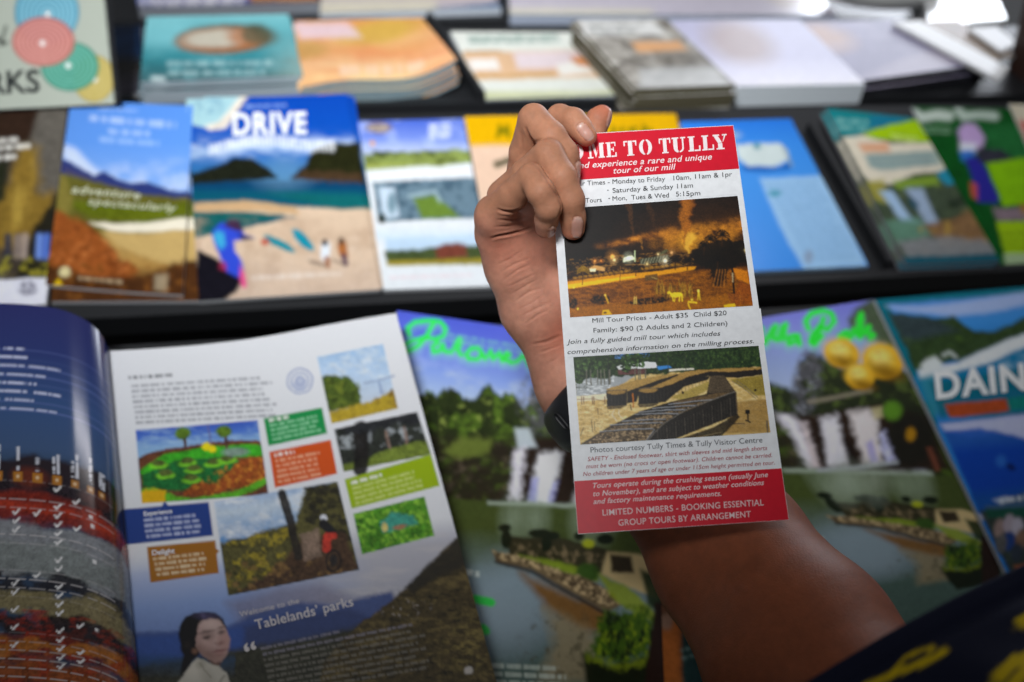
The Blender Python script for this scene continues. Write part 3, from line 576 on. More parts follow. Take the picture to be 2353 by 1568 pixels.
# ---------------------------------------------------------------- lowest tier: large magazines
def garden(c, inv=None):
    X0, Y0 = c.X, c.Y
    if inv: c.X, c.Y = inv(X0, Y0)
    X, Y = c.X, c.Y; yp = Y - .15 * (X - 915)
    c.C[:] = c.grad([(690, '4a55bc'), (760, '5c6cc6'), (840, '8299d2'), (910, 'a9bcdc')], yp)
    c.put(np.clip(fbm(X / 50, Y / 22, 3) * 2.4 - 1.0, 0, 1) * np.clip((yp - 790) / 60, 0, 1), 'c3cfe2', .6)
    edge = 905 + .02 * (X - 1000) + 46 * (fbm(X / 40, Y * 0 + 3, 5, 4) - .5) * 2
    t = np.clip((Y - edge) / 9, 0, 1); c.put(t, '303a1e')
    c.put(t * np.clip(fbm(X / 26, Y / 20, 6, 4) * 4 - 1.9, 0, 1), '5f7a2c', .9); c.put(t * np.clip(fbm(X / 15, Y / 13, 9, 3) * 4 - 2.4, 0, 1), '1b2014', .9); c.put(t * np.clip(fbm(X / 11, Y / 11, 19, 3) * 5 - 3.4, 0, 1), '94a452', .8)
    c.put(c.emask(1255, 925, 62, 70, 10, .5) * np.clip(fbm(X / 12, Y / 14, 8, 4) * 4 - 1.3, 0, 1), '5c5c5e', .95); c.put(c.emask(1255, 925, 60, 70, 10, .5) * np.clip(fbm(X / 9, Y / 9, 15, 3) * 5 - 3.2, 0, 1), 'a9abb2', .8)
    c.put(c.pmask([(900, 1000), (1180, 1010), (1180, 1160), (900, 1160)], 40) * np.clip(1.4 - fbm(X / 30, Y / 20, 4) * 1.2, 0, 1), '322a22', .9); c.speck(c.pmask([(900, 1010), (1190, 1010), (1180, 1160), (900, 1160)], 20), '5d5244', 22, .55, 5, .7, 23)
    c.poly([(1020, 1040), (1060, 1005), (1130, 1010), (1125, 1040), (1060, 1056)], '6d7a38', 16, .9, 8, 12); c.poly([(1190, 1010), (1420, 1000), (1420, 1170), (1190, 1160)], '33281f', 10); c.poly([(1300, 960), (1430, 960), (1430, 1020), (1290, 1030)], '4d5c28', 14, .9, 8, 14)
    c.poly([(1182, 985), (1215, 985), (1225, 1010), (1235, 1028), (1190, 1032)], 'bcc6cc', 9, .9)
    for pts, q in (([(1182, 1034), (1207, 1030), (1194, 1152), (1170, 1150)], 'dcd9e2'), ([(1236, 1046), (1262, 1038), (1292, 1042), (1264, 1162), (1214, 1156)], 'e6e7ea'), ([(1338, 1046), (1380, 1040), (1362, 1168), (1318, 1164)], 'd9d6dc'), ([(1386, 1044), (1410, 1046), (1404, 1164), (1374, 1168)], 'cfcfe6')): c.poly(pts, q, 15, 1, 9, 9); c.falls(c.pmask(pts, 14, 8, 9), .10)
    c.poly([(1222, 1100), (1240, 1096), (1232, 1158), (1212, 1154)], '8c8fd0', 10, .7); c.poly([(1268, 1110), (1284, 1106), (1270, 1162), (1256, 1160)], '9a9cd4', 10, .6)
    pool = np.clip((Y - (1150 + .06 * (X - 1130))) / 5, 0, 1); c.put(pool, '49552a'); c.put(pool * np.clip((Y - 1215) / 90, 0, 1) * np.clip((1260 - X) / 160, 0, 1), '66766f')
    c.poly([(1120, 1152), (1420, 1160), (1420, 1172), (1120, 1160)], 'a3b0a2', 6, .8)
    for x in (1185, 1238, 1345, 1390): c.put(c.emask(x - 6, 1196, 24, 46, 4, 1.6) * (.6 + .4 * fbm(X / 4, Y / 26, 5)), '98a892', .7)
    c.put(pool * np.clip((Y - 1290) / 50, 0, 1), '7a8b92', .9); c.put(pool * np.clip((Y - 1430) / 110, 0, 1), '4c6158', .95); c.put(c.emask(1170, 1390, 90, 110, 20, .9), '8b9ba4', .8)
    c.poly([(1195, 1318), (1300, 1365), (1400, 1405), (1390, 1460), (1330, 1450), (1250, 1390)], '7d5a2c', 24, .95, 6); c.poly([(1250, 1400), (1340, 1440), (1380, 1470), (1350, 1570), (1240, 1570), (1270, 1480)], '8f8468', 34, .9, 10); c.speck(c.emask(1290, 1490, 90, 90, 0, .5), '55503e', 18, .6, 6, .7, 5)
    c.poly([(1165, 1235), (1280, 1235), (1410, 1268), (1430, 1330), (1300, 1305), (1170, 1278)], '3a3826', 6, 1, 3, 10); c.speck(c.pmask([(1170, 1250), (1300, 1255), (1410, 1285), (1400, 1310), (1180, 1275)], 8), '8a7a5c', 8, .5, 5, .8, 6, 14)
    for x, y, a, b_ in ((1160, 1214, 15, 9), (1240, 1226, 26, 10), (1268, 1232, 18, 10), (1330, 1234, 12, 9), (1390, 1240, 20, 12), (1163, 1240, 12, 22), (1255, 1250, 12, 20)): c.ell(x, y, a, b_, '20281a', soft=.3)
    c.poly([(1190, 1278), (1290, 1292), (1370, 1318), (1375, 1338), (1290, 1320), (1200, 1292)], '7f9230', 8, 1, 4, 10); c.ell(1350, 1318, 26, 22, '3d5a24', soft=.4); c.ell(1352, 1250, 14, 10, 'a5ad2c', soft=.5)
    c.poly([(1130, 1266), (1200, 1282), (1290, 1312), (1360, 1336), (1412, 1366), (1428, 1392), (1400, 1404), (1380, 1400), (1300, 1356), (1225, 1312), (1140, 1292)], '6e5f48', 6)
    w = c.pmask([(1130, 1266), (1200, 1280), (1290, 1308), (1360, 1334), (1412, 1366), (1426, 1390), (1380, 1394), (1300, 1346), (1225, 1304), (1140, 1286)], 5); c.put(w * np.clip(fbm(X / 7, Y / 7, 3) * 5 - 2.2, 0, 1), 'c3ad84', .9); c.put(w * np.clip(fbm(X / 7, Y / 7, 33) * 5 - 2.7, 0, 1), '2a2019', .9); c.stroke([(1140, 1292), (1225, 1316), (1300, 1360), (1385, 1408)], 8, '241b14', .8, 6)
    c.poly([(1395, 1270), (1470, 1275), (1520, 1300), (1520, 1380), (1440, 1350), (1380, 1320)], 'c4b183', 8); c.poly([(1400, 1275), (1450, 1280), (1455, 1318), (1405, 1316)], '3e3526', 7); c.poly([(1375, 1320), (1440, 1350), (1500, 1400), (1520, 1440), (1470, 1420), (1400, 1370)], '8d9c30', 9, .9, 4, 12); c.poly([(1470, 1310), (1530, 1330), (1530, 1420), (1490, 1390)], '2a3a20', 10, .95)
    b = c.pmask([(1390, 1412), (1440, 1404), (1495, 1398), (1512, 1470), (1490, 1512), (1420, 1522), (1352, 1502), (1358, 1464)], 22, 26, 16); c.put(b, '44601e'); c.put(b * np.clip(fbm(X / 9, Y / 15, 6, 4) * 6 - 3.2, 0, 1), '7c9024', .9); c.put(b * np.clip(fbm(X / 11, Y / 20, 16, 4) * 6 - 3.1, 0, 1), '1e2c18', .95)
    c.poly([(1335, 1500), (1400, 1530), (1500, 1510), (1520, 1640), (1360, 1640)], '1d2414', 12, .97, 5); c.poly([(1345, 1502), (1420, 1528), (1490, 1512), (1480, 1530), (1420, 1542), (1350, 1520)], '7c8c24', 14, .8, 10, 10)
    c.poly([(1505, 1385), (1560, 1380), (1560, 1660), (1470, 1660)], '2f211c', 9)
    c.X, c.Y = X0, Y0
PS = '2fe03a'
def script(c, segs, f, w):
    for d, q, wd, a in ((10, '8ad0b8', w * 1.6, .3), (0, PS, w, .95)):
        for pts in segs: c.stroke([f(x, y + d * (3.3 if d else 0) * .9) for x, y in pts], wd, q, a, 5 if not d else 12)
PL = [[(200, 500), (195, 522), (230, 536), (300, 500), (360, 430), (405, 345)], [(240, 425), (228, 375), (285, 332), (380, 322), (455, 332), (492, 372), (478, 425), (420, 452), (345, 442), (262, 462), (200, 496)],
      [(440, 470), (402, 500), (408, 540), (446, 532), (474, 486), (482, 534), (530, 540)], [(545, 520), (586, 445), (602, 462), (574, 530), (602, 566)], [(640, 548), (668, 514), (716, 512), (744, 546), (716, 592), (652, 588), (632, 556)],
      [(744, 560), (770, 590), (806, 534), (822, 590), (866, 546), (884, 602)], [(896, 590), (938, 562), (914, 546), (892, 594), (954, 612)], [(980, 610), (1062, 540), (1092, 512), (1050, 590), (1076, 636), (1140, 648)], [(1130, 640), (1210, 560), (1240, 540), (1190, 640), (1240, 670)]]
PR = [[(200, 520), (250, 420), (270, 400), (250, 480), (290, 500)], [(300, 500), (350, 400), (372, 380), (350, 470), (390, 482), (424, 384), (444, 368), (424, 480)], [(520, 450), (462, 468), (470, 512), (520, 490), (536, 450), (548, 512)], [(640, 500), (690, 430), (724, 325)],
      [(612, 400), (592, 345), (634, 290), (716, 266), (784, 286), (804, 346), (756, 402), (690, 388), (648, 440), (630, 490), (664, 512), (712, 452)], [(880, 425), (842, 450), (850, 476), (888, 458), (898, 420), (908, 470)], [(926, 462), (950, 404), (968, 440)], [(990, 462), (984, 330), (1004, 290), (1000, 450), (1062, 384), (1030, 420), (1092, 442), (1070, 466)]]
def fL(x, y): return (861.7 + x * .3297, 632 + y * .3297)
def fR(x, y): return (1666 + x * .3115, 632 + y * .3115)
def p_gL(c):
    garden(c); script(c, PL, fL, 9); c.lines((1030, 770), (1240, 806), (0, 12), 2, 9, '79b6b4', .6, 4, 30)
    c.lines((1126, 1530), (1296, 1538), (6, 19), 3, 11, 'c4ccc0', .75, 5, 22); c.stroke([(1092, 1378), (1128, 1386)], 20, '2fc04a', .95); c.stroke([(1108, 1444), (1116, 1452)], 18, '2fc04a', .95); c.lines((1066, 1314), (1104, 1322), (0, 9), 1, 13, 'd6dcd4', .8, 5, 14)
TILT = homog_pts([(1180, 1149), (1132, 1271), (1400, 1480), (1470, 1000)], [(1872, 1074), (1900, 1189), (2196, 1290), (2140, 905)])
INV = homog_pts([(1872, 1074), (1900, 1189), (2196, 1290), (2140, 905)], [(1180, 1149), (1132, 1271), (1400, 1480), (1470, 1000)])
def p_gR(c):
    X, Y = c.X, c.Y
    garden(c, INV)
    yp = Y + .10 * (X - 1700); up = np.clip((960 - yp) / 20, 0, 1)
    sky = c.grad([(680, '6a66c4'), (760, '7f86c8'), (840, '8f9fc8'), (920, 'a4b2cc')], yp); m = up[..., None]; c.C = c.C * (1 - m) + sky * m
    c.poly([(1990, 690), (2030, 690), (2080, 780), (2060, 800), (2000, 790), (1950, 760), (1955, 720)], '4d5a38', 14, .95, 10, 16)
    tm = c.pmask([(1835, 835), (1860, 812), (1900, 825), (1930, 850), (1990, 840), (2060, 830), (2120, 900), (2180, 1000), (1860, 960), (1700, 940), (1690, 900), (1760, 880), (1830, 900)], 12, 8, 16); c.put(tm, '2f3624'); c.put(tm * np.clip(fbm(X / 16, Y / 16, 5, 4) * 5 - 2.7, 0, 1), '5a6a34', .8); c.put(c.emask(1855, 880, 34, 76, 8, .4) * np.clip(fbm(X / 10, Y / 12, 8, 4) * 4 - 1.3, 0, 1), '57575c', .95); c.put(c.emask(1850, 880, 30, 76, 8, .5) * np.clip(fbm(X / 8, Y / 8, 15, 3) * 5 - 3.1, 0, 1), 'a3a6b2', .8)
    c.stroke([(1860, 925), (1930, 912), (2000, 898)], 9, '8f8876', .9, 8)
    w = c.pmask([(1838, 960), (2030, 930), (2130, 960), (2180, 1080), (1880, 1084)], 12); c.put(w, '35281f'); c.put(np.clip(c.emask(2090, 1010, 60, 70, 20, .5) * 1.0, 0, 1), '24241e', .9)
    for pts, q in (([(1838, 975), (1852, 972), (1886, 1074), (1866, 1078)], 'cbbfc0'), ([(1886, 962), (1922, 954), (1950, 1068), (1898, 1074)], 'd4d2d8'), ([(1950, 950), (1996, 940), (2012, 960), (2030, 1062), (1985, 1068)], 'd6cfce'), ([(2018, 1000), (2030, 992), (2056, 1058), (2034, 1064)], 'c6c8ec')): c.poly(pts, q, 15, 1, 9, 9); c.falls(c.pmask(pts, 14, 8, 9), .10)
    c.poly([(1990, 1020), (2004, 1010), (2018, 1062), (2000, 1066)], '8a84cc', 8, .6); c.poly([(1940, 1000), (1956, 1020), (1974, 1068), (1950, 1068)], '241c18', 9, .9); c.poly([(1856, 975), (1880, 970), (1900, 1068), (1886, 1070)], '2e231c', 8, .8)
    c.poly([(2000, 940), (2026, 935), (2030, 960), (2008, 966)], 'bdb48a', 8, .8); c.ell(2050, 945, 22, 22, '5f8a2c', soft=.6); c.ell(2092, 1000, 12, 16, 'a67c1c', soft=.6); c.poly([(2128, 1030), (2140, 1028), (2160, 1080), (2150, 1086)], '7d4a38', 7, .8)
    c.stroke([(1880, 1082), (1960, 1076), (2060, 1064)], 8, 'b4bcc0', .8, 7)
    for x in (1932, 1998): c.put(c.emask(x + 10, 1108, 28, 40, -14, 1.6) * (.6 + .4 * fbm(X / 4, Y / 26, 5)), 'a4b0a0', .7)
    script(c, PR, fR, 12)
    for x, y, a, b_, g in ((1934, 814, 41, 33, 20), (2028, 832, 49, 40, 20), (1976, 868, 34, 29, 15)):
        c.ell(x, y, a, b_, 'c99a22', g, .16); c.put(c.emask(x - 5, y - 7, a * .75, b_ * .7, g, 1.3), 'e2c04a', .9); c.put(c.emask(x - 6, y - 10, a * .45, b_ * .4, g, 1.3), 'ecd890', .55); c.put(c.emask(x + 8, y + b_ * .62, a * .7, b_ * .36, g, 1.4), '7c5a14', .85); c.speck(c.emask(x, y, a * .7, b_ * .7, g, .2), '8a7020', 7, .58, 6, .6, 4)
    c.lines((2090, 1488), (2200, 1465), (4, 14), 5, 9, 'c4ccbc', .7, 5, 18); c.stroke([(1905, 1300), (1932, 1292)], 20, '33c044', .95); c.lines((1862, 1246), (1894, 1240), (0, 9), 1, 10, 'd6dcd4', .8, 5, 14)
def p_teal2(c):
    X, Y = c.X, c.Y
    c.fill('23403f'); c.poly([(1400, 1000), (1560, 1000), (1566, 1700), (1400, 1700)], '7a4a2c', 4); c.poly([(1480, 1330), (1530, 1340), (1540, 1460), (1500, 1470)], '6e4c38', 20, .9, 8); c.poly([(1510, 1440), (1562, 1420), (1570, 1700), (1500, 1700)], 'b0682e', 14, .9); c.poly([(1470, 1560), (1520, 1548), (1530, 1600), (1470, 1600)], '1a1a1a', 6)
    c.lines((1565, 1496), (1600, 1486), (2, 18), 2, 7, '7d9a94', .8, 4, 14); c.ell(1530, 1430, 16, 20, '9a7a66', soft=.5)
mag('teal_magazine', 'dark teal magazine with an orange figure peeking out between the two waterfall magazines', 'magazine', [(1420, 1000), (1600, 990), (1760, 1680), (1450, 1700)], T3, .004, .004, p_teal2)
mag('waterfall_magazine', 'waterfall garden magazine with green script, under the open magazine and left of the wristband', 'magazine', [(912, 715), (1498, 800), (1530, 1700), (1010, 1720)], T3, .008, .004, p_gL, gain=1.3, step=2.6, tex=.12, warp=.3)
mag('waterfall_magazine', 'waterfall garden magazine with three yellow balls, right of the forearm', 'magazine', [(1470, 778), (2006, 689), (2420, 1420), (1700, 1720)], T3, .012, .004, p_gR, gain=1.3, step=2.6, tex=.12, warp=.3)
def p_dain(c):
    X, Y = c.X, c.Y; yp = Y + .08 * (X - 2010)
    c.fill('14788a')
    ph = c.pmask([(2040, 700), (2600, 655), (2700, 1260), (2230, 1500), (2140, 890)], 5)
    c.C = c.C * (1 - ph[..., None]) + c.grad([(690, '6a9cdc'), (718, '4f98e0'), (760, '4a9ae0'), (800, '3a8ad0')], yp) * ph[..., None]
    c.poly([(2035, 705), (2130, 705), (2240, 690), (2360, 672), (2370, 700), (2260, 722), (2180, 728), (2060, 714)], 'b4c6ec', 12, .9)
    c.poly([(2040, 722), (2110, 728), (2150, 736), (2190, 728), (2215, 748), (2240, 762), (2280, 764), (2320, 746), (2400, 712), (2600, 680), (2620, 760), (2400, 780), (2200, 830), (2100, 850), (2080, 800)], '3d5230', 6, 1, 4, 14); c.poly([(2040, 722), (2110, 728), (2160, 740), (2200, 760), (2080, 790)], '42505a', 16, .8); c.speck(c.pmask([(2070, 770), (2300, 770), (2320, 800), (2110, 850)], 8), '55722f', 20, .55, 5, .7, 4)
    c.poly([(2080, 900), (2110, 852), (2190, 840), (2280, 796), (2353, 768), (2600, 740), (2620, 860), (2300, 900), (2140, 930)], '1d86b4', 6); c.poly([(2110, 850), (2200, 836), (2280, 796), (2353, 768), (2600, 740), (2600, 770), (2360, 796), (2270, 836), (2150, 866), (2112, 872)], 'e6ebee', 7); c.poly([(2115, 840), (2130, 826), (2150, 820), (2165, 835), (2160, 850), (2120, 858)], 'dfe6e6', 8)
    c.stroke([(2168, 818), (2182, 810), (2196, 822)], 9, 'd0d8d6', .8, 6); c.put(np.clip(fbm(X / 24, Y / 12, 3) * 3 - 1.3, 0, 1) * c.pmask([(2280, 850), (2360, 790), (2600, 770), (2600, 850), (2353, 850)], 8), 'bcd6e6', .7)
    c.poly([(2110, 868), (2160, 858), (2180, 940), (2140, 960)], '3f98ac', 14, .8); c.poly([(2135, 880), (2353, 846), (2600, 820), (2640, 950), (2353, 960), (2160, 960)], '137484', 10, .8)
    c.poly([(2168, 931), (2310, 918), (2318, 946), (2182, 961)], 'c0562a', 5); c.lines((2180, 940), (2305, 928), (3, 10), 2, 5, 'a0603c', .6, 4, 12); c.poly([(2312, 918), (2600, 880), (2610, 910), (2320, 944)], '1a8c84', 5)
    low = c.pmask([(2162, 976), (2353, 952), (2640, 930), (2720, 1420), (2370, 1420), (2250, 1180)], 5); c.put(low, '1450b8'); c.put(low * np.clip((1060 - yp) / 30, 0, 1), '2e6ac0', .9); c.poly([(2160, 976), (2360, 952), (2640, 930), (2640, 1020), (2360, 1010), (2280, 990), (2170, 990)], 'c9cfee', 9); c.poly([(2180, 995), (2250, 985), (2290, 1000), (2230, 1008)], '3a70cc', 10, .9)
    c.ell(2322, 1075, 11, 8, '0e2f74', 30, .6); c.ell(2300, 1060, 12, 14, '3f86d8', soft=.9, a=.6); c.put(low * np.clip((yp - 1140) / 30, 0, 1), '1f62a8', .7)
    c.poly([(2262, 1165), (2300, 1158), (2360, 1130), (2620, 1120), (2620, 1200), (2270, 1200)], '4a6a8c', 8, 1, 4, 10); c.poly([(2280, 1150), (2310, 1142), (2330, 1150), (2300, 1160)], 'c9d6e2', 8, .8); c.lines((2296, 1152), (2420, 1136), (0, 10), 1, 12, 'e0e6ea', .8, 4, 20)
    c.poly([(2250, 1175), (2360, 1170), (2640, 1160), (2720, 1420), (2370, 1420)], '3e4a44', 8); c.poly([(2262, 1172), (2353, 1166), (2600, 1160), (2600, 1186), (2270, 1192)], '1c5c4a', 8, .9)
    for x, y, q in ((2296, 1215, 'a08c86'), (2318, 1205, 'b4aab4'), (2336, 1212, 'c0bcc8'), (2318, 1245, '2c4c8c'), (2345, 1240, '8a6e5c'), (2300, 1250, '6a6a6a'), (2336, 1270, '3a4450')): c.ell(x, y, 13, 22, q, 10, .5)
    c.ell(2244, 1192, 14, 9, 'd6d0d0', soft=.6, a=.8); c.poly([(2330, 1300), (2400, 1290), (2420, 1380), (2360, 1400)], 'b0683e', 10, .9)
dn = mag('reef_magazine', 'teal bordered magazine with bold white capitals over a blue sea photograph', 'magazine', [(2010, 690), (2560, 641), (2790, 1420), (2370, 1440)], T3, .016, .005, p_dain, step=2.8)
lettering(dn, T3, .0174, [('DAINTREE', (2152, 916), (2560, 873), 58, .035, 0, 1.1)], 'f0f3f4', label='bold white capitals')

# ---- the open magazine at the left
def curve(pts):
    P = np.array(pts, float); d = np.append(0, np.cumsum(np.hypot(*np.diff(P[:, :2], axis=0).T))); d /= d[-1]
    def f(u): return [np.interp(u, d, P[:, k]) for k in range(P.shape[1])]
    return f
def smooth_curve(pts, n=200):
    f = curve(pts); u = np.linspace(0, 1, n); A = np.stack(f(u), 1)
    for _ in range(60): A[1:-1] = .25 * A[:-2] + .5 * A[1:-1] + .25 * A[2:]
    return curve(A)
TOPR = smooth_curve([(250, 808), (330, 804), (450, 795), (560, 783), (650, 768), (740, 750), (830, 734), (910, 721)])
def fpage(u, v):
    tx, ty = TOPR(u); bx_, by_ = 346 + (1213 - 346) * u, 1880 + (1832 - 1880) * u
    k = v * (.93 + .07 * v)
    return tx + (bx_ - tx) * k, ty + (by_ - ty) * k
def p_page(c):
    X, Y = c.X, c.Y
    c.fill('e4e6ea')
    # picture filling the lower part of the page: sky, far ranges, near hillside
    yp = Y + .10 * (X - 300)
    lowm = np.clip((yp - 1262) / 60, 0, 1); c.C = c.C * (1 - lowm[..., None]) + c.grad([(1262, 'dfe2ea'), (1340, 'aab8dc'), (1400, '8aa2d4'), (1450, '7a92c8')], yp) * lowm[..., None]
    c.put(lowm * np.clip((X - 560) / 300, 0, 1), 'b9b6ba', .85); c.put(np.clip(fbm(X / 90, Y / 16, 4) * 3 - 1.5, 0, 1) * lowm * np.clip((X - 700) / 100, 0, 1), 'cfcaca', .5); c.poly([(520, 1385), (640, 1350), (740, 1340), (820, 1380), (560, 1440)], '7d7484', 30, .6)
    c.poly([(300, 1455), (420, 1450), (520, 1442), (600, 1405), (690, 1385), (770, 1390), (900, 1360), (930, 1480), (800, 1500), (300, 1560)], '4a5a8c', 12, 1, 4); c.poly([(300, 1462), (420, 1455), (520, 1446), (620, 1420), (760, 1410), (850, 1420), (800, 1470), (560, 1500), (300, 1540)], '2f55a4', 18, .7)
    c.poly([(560, 1440), (660, 1415), (800, 1400), (860, 1420), (760, 1480), (560, 1500)], '3a4670', 16, .9)
    c.poly([(300, 1530), (450, 1510), (560, 1490), (700, 1470), (820, 1440), (1000, 1420), (1240, 1400), (1260, 1900), (300, 1900)], '38382c', 16, 1, 5); c.put(np.clip((1560 - Y) / 50, 0, 1) * np.clip((Y - 1500) / 20, 0, 1) * (X < 540), '2a4a6c', .8)
    hill = c.pmask([(780, 1480), (830, 1430), (870, 1405), (910, 1370), (950, 1335), (985, 1300), (1020, 1265), (1050, 1238), (1260, 1240), (1260, 1900), (700, 1900), (740, 1530)], 6, 4, 12); c.put(hill, '4a3f26'); c.put(hill * np.clip(fbm(X / 26, Y / 9, 5, 4) * 4 - 1.9, 0, 1), '6d5e38', .9); c.put(hill * np.clip(fbm(X / 30, Y / 12, 15, 4) * 4 - 2.3, 0, 1), '1e1c12', .9); c.poly([(930, 1350), (985, 1300), (1050, 1240), (1080, 1300), (1000, 1330), (950, 1365)], '2a2720', 10, .9, 4); c.put(hill * c.emask(1080, 1480, 60, 60, 0, .8) * np.clip(fbm(X / 18, Y / 9, 25, 4) * 5 - 2.4, 0, 1), '8a7a44', .8)
    c.put(hill * c.emask(930, 1400, 60, 22, 0, .5) * np.clip(fbm(X / 8, Y / 8, 29, 3) * 5 - 3.2, 0, 1), 'b0a8a4', .8)
    # printed text block and seal
    c.lines((296, 869), (396, 863), (0, 9), 1, 8, '5a5c64', .8, 4, 12, 0)
    for i in range(8): c.lines((302 + i * 1.4, 889 + i * 12), (628 + i * 4, 868 + i * 12.3), (0, 9), 1, 6.5, '80838c', .75, 20 + i, 13, .1)
    for r, w, q, a in ((29, 4, '8b9ac4', .8), (20, 5, '9aa8cc', .7), (10, 5, '8b9ac4', .7)): c.put(np.clip((w * .5 - np.abs(np.hypot(X - 690, Y - 877) - r)) / 3 + .5, 0, 1), q, a)
    c.poly([(670, 884), (690, 862), (706, 876), (700, 900), (682, 900)], 'a3b0d2', 5, .6)
    def box(q, colr, soft=2.5): c.poly(q, colr, soft)
    def inbox(q): return c.pmask(q, 2.5)
    # lake
    q = [(729, 822), (880, 792), (914, 940), (762, 975)]; m = inbox(q); c.C = c.C * (1 - m[..., None]) + c.grad([(800, '9cc0e4'), (870, 'bdd4ee'), (930, 'c6d2e0')]) * m[..., None]; c.put(m * np.clip(fbm(X / 24, Y / 14, 5) * 3 - 1.4, 0, 1) * (Y < 870), 'dfe8f0', .8)
    c.put(m * c.pmask([(720, 866), (760, 862), (800, 868), (826, 888), (830, 935), (740, 950)], 6, 5, 10), '4a5c20'); c.speck(m * c.pmask([(720, 866), (826, 880), (830, 930), (740, 950)], 6), '77852c', 14, .5, 5, .8, 4); c.put(m * c.pmask([(745, 952), (840, 925), (880, 912), (905, 895), (925, 900), (925, 980), (750, 985)], 6, 5, 12), 'b39a2c'); c.speck(m * c.pmask([(860, 915), (905, 892), (920, 940), (860, 930)], 6), '80622a', 10, .45, 5, .9, 5); c.stroke([(838, 882), (905, 866)], 5, '8fa2c0', .7); c.stroke([(871, 880), (876, 905)], 6, '7d94c0', .7)
    # land painting
    q = [(312, 990), (592, 967), (617, 1138), (327, 1158)]; m = inbox(q); c.C = c.C * (1 - m[..., None]) + c.grad([(975, '2a3fb0'), (1010, '4a74cc'), (1036, '8cb4dc')], Y + .08 * (X - 312)) * m[..., None]; c.put(m * np.clip(fbm(X / 30, Y / 8, 5) * 3 - 1.4, 0, 1) * (Y < 1030), 'a9cce6', .7)
    c.put(m * c.pmask([(300, 1062), (340, 1044), (400, 1030), (470, 1020), (540, 1012), (620, 1014), (630, 1170), (310, 1170)], 4, 3, 10), '6a3d28'); c.put(m * c.pmask([(318, 1085), (380, 1044), (470, 1028), (560, 1022), (620, 1026), (620, 1050), (500, 1054), (400, 1062), (330, 1096)], 5), '3fae24'); c.put(m * c.pmask([(325, 1095), (400, 1060), (500, 1052), (560, 1060), (600, 1060), (560, 1100), (540, 1125), (400, 1130), (330, 1120)], 6), '1a6a30')
    for x, y in ((365, 1068), (430, 1062), (380, 1090), (446, 1078), (492, 1064), (440, 1100), (522, 1056)): c.put(m * c.emask(x, y + 4, 22, 8, -4, .4), '7fd02c', .9); c.put(m * c.emask(x, y - 2, 16, 7, -4, .4), '57602c', .95)
    c.put(m * c.pmask([(540, 1068), (560, 1054), (610, 1050), (618, 1110), (560, 1120), (480, 1140), (420, 1140), (440, 1112), (500, 1110)], 6, 5, 8), '9a4c1c'); c.speck(m * c.pmask([(540, 1060), (610, 1050), (618, 1110), (480, 1140), (440, 1120)], 6), 'd0862c', 8, .5, 6, .8, 6); c.put(m * c.pmask([(320, 1125), (360, 1120), (400, 1140), (440, 1146), (540, 1130), (620, 1095), (620, 1112), (540, 1146), (440, 1160), (380, 1156), (330, 1150)], 5, 3, 10), '5cae24'); c.put(m * c.pmask([(320, 1130), (350, 1124), (380, 1128), (380, 1160), (325, 1165)], 5, 4, 8), 'e0b010')
    for x, y in ((420, 1000), (514, 996)): c.stroke([(x + 4, y), (x + 6, 1030)], 7, '5c3a34'); c.ell(x, y - 4, 18, 14, '5a7a20', soft=.3)
    c.stroke([(478, 978), (484, 1010), (480, 1030)], 5, '6a6aa0', .8); c.ell(474, 1028, 11, 9, 'f0dc14', soft=.4); c.ell(488, 1034, 9, 8, 'f0dc14', soft=.4); c.put(m * c.emask(540, 1040, 30, 10, 0, .6), '8c949a', .8)
    # trees in a park
    q = [(768, 988), (958, 948), (990, 1045), (790, 1085)]; m = inbox(q); c.put(m, '2c302a'); c.put(m * np.clip(fbm(X / 16, Y / 16, 7, 4) * 5 - 2.6, 0, 1) * (Y < 1035), 'a9b0b4', .9); c.put(m * c.pmask([(785, 1070), (850, 1052), (900, 1030), (990, 1010), (1000, 1050), (790, 1090)], 6, 3), '6f8030'); c.stroke([(828, 985), (830, 1040), (828, 1080)], 34, '1d1a18', .97, 6); c.put(m * c.pmask([(765, 985), (960, 945), (966, 975), (900, 975), (860, 990), (800, 996)], 10, 8, 14), '24262a', .95); c.stroke([(886, 995), (896, 1030)], 7, '8c7468', .9); c.stroke([(930, 985), (936, 1020)], 6, '8c7468', .9)
    # ride through bush
    q = [(492, 1155), (775, 1108), (825, 1310), (525, 1370)]; m = inbox(q); c.C = c.C * (1 - m[..., None]) + c.grad([(1120, '7aa2d4'), (1180, 'c6d6e6'), (1240, '6a9ad0')], Y + .12 * (X - 500)) * m[..., None]; c.put(m * np.clip(fbm(X / 40, Y / 18, 5) * 3 - 1.2, 0, 1) * (Y < 1240), 'eef1f4', .9)
    c.put(m * c.pmask([(495, 1250), (560, 1238), (620, 1215), (680, 1200), (700, 1120), (780, 1105), (830, 1320), (520, 1380)], 8, 6, 14), '54502a'); c.speck(m * c.pmask([(495, 1255), (620, 1220), (690, 1210), (690, 1300), (520, 1350)], 8), 'a8962c', 16, .48, 5, .85, 7); c.speck(m * c.pmask([(700, 1120), (780, 1105), (815, 1250), (700, 1200)], 8), '26241c', 12, .42, 5, .9, 9); c.put(m * c.pmask([(700, 1240), (790, 1220), (826, 1310), (680, 1345), (540, 1366), (600, 1330)], 10, 8, 12), '4a3426', .95); c.speck(m * (Y > 1290), '8a6a3c', 12, .55, 5, .7, 12); c.put(m * c.pmask([(690, 1230), (730, 1215), (740, 1280), (700, 1290)], 8, 4), '8a7464', .9)
    c.stroke([(648, 1136), (668, 1200), (686, 1280)], 20, '2a2520', .97, 4)
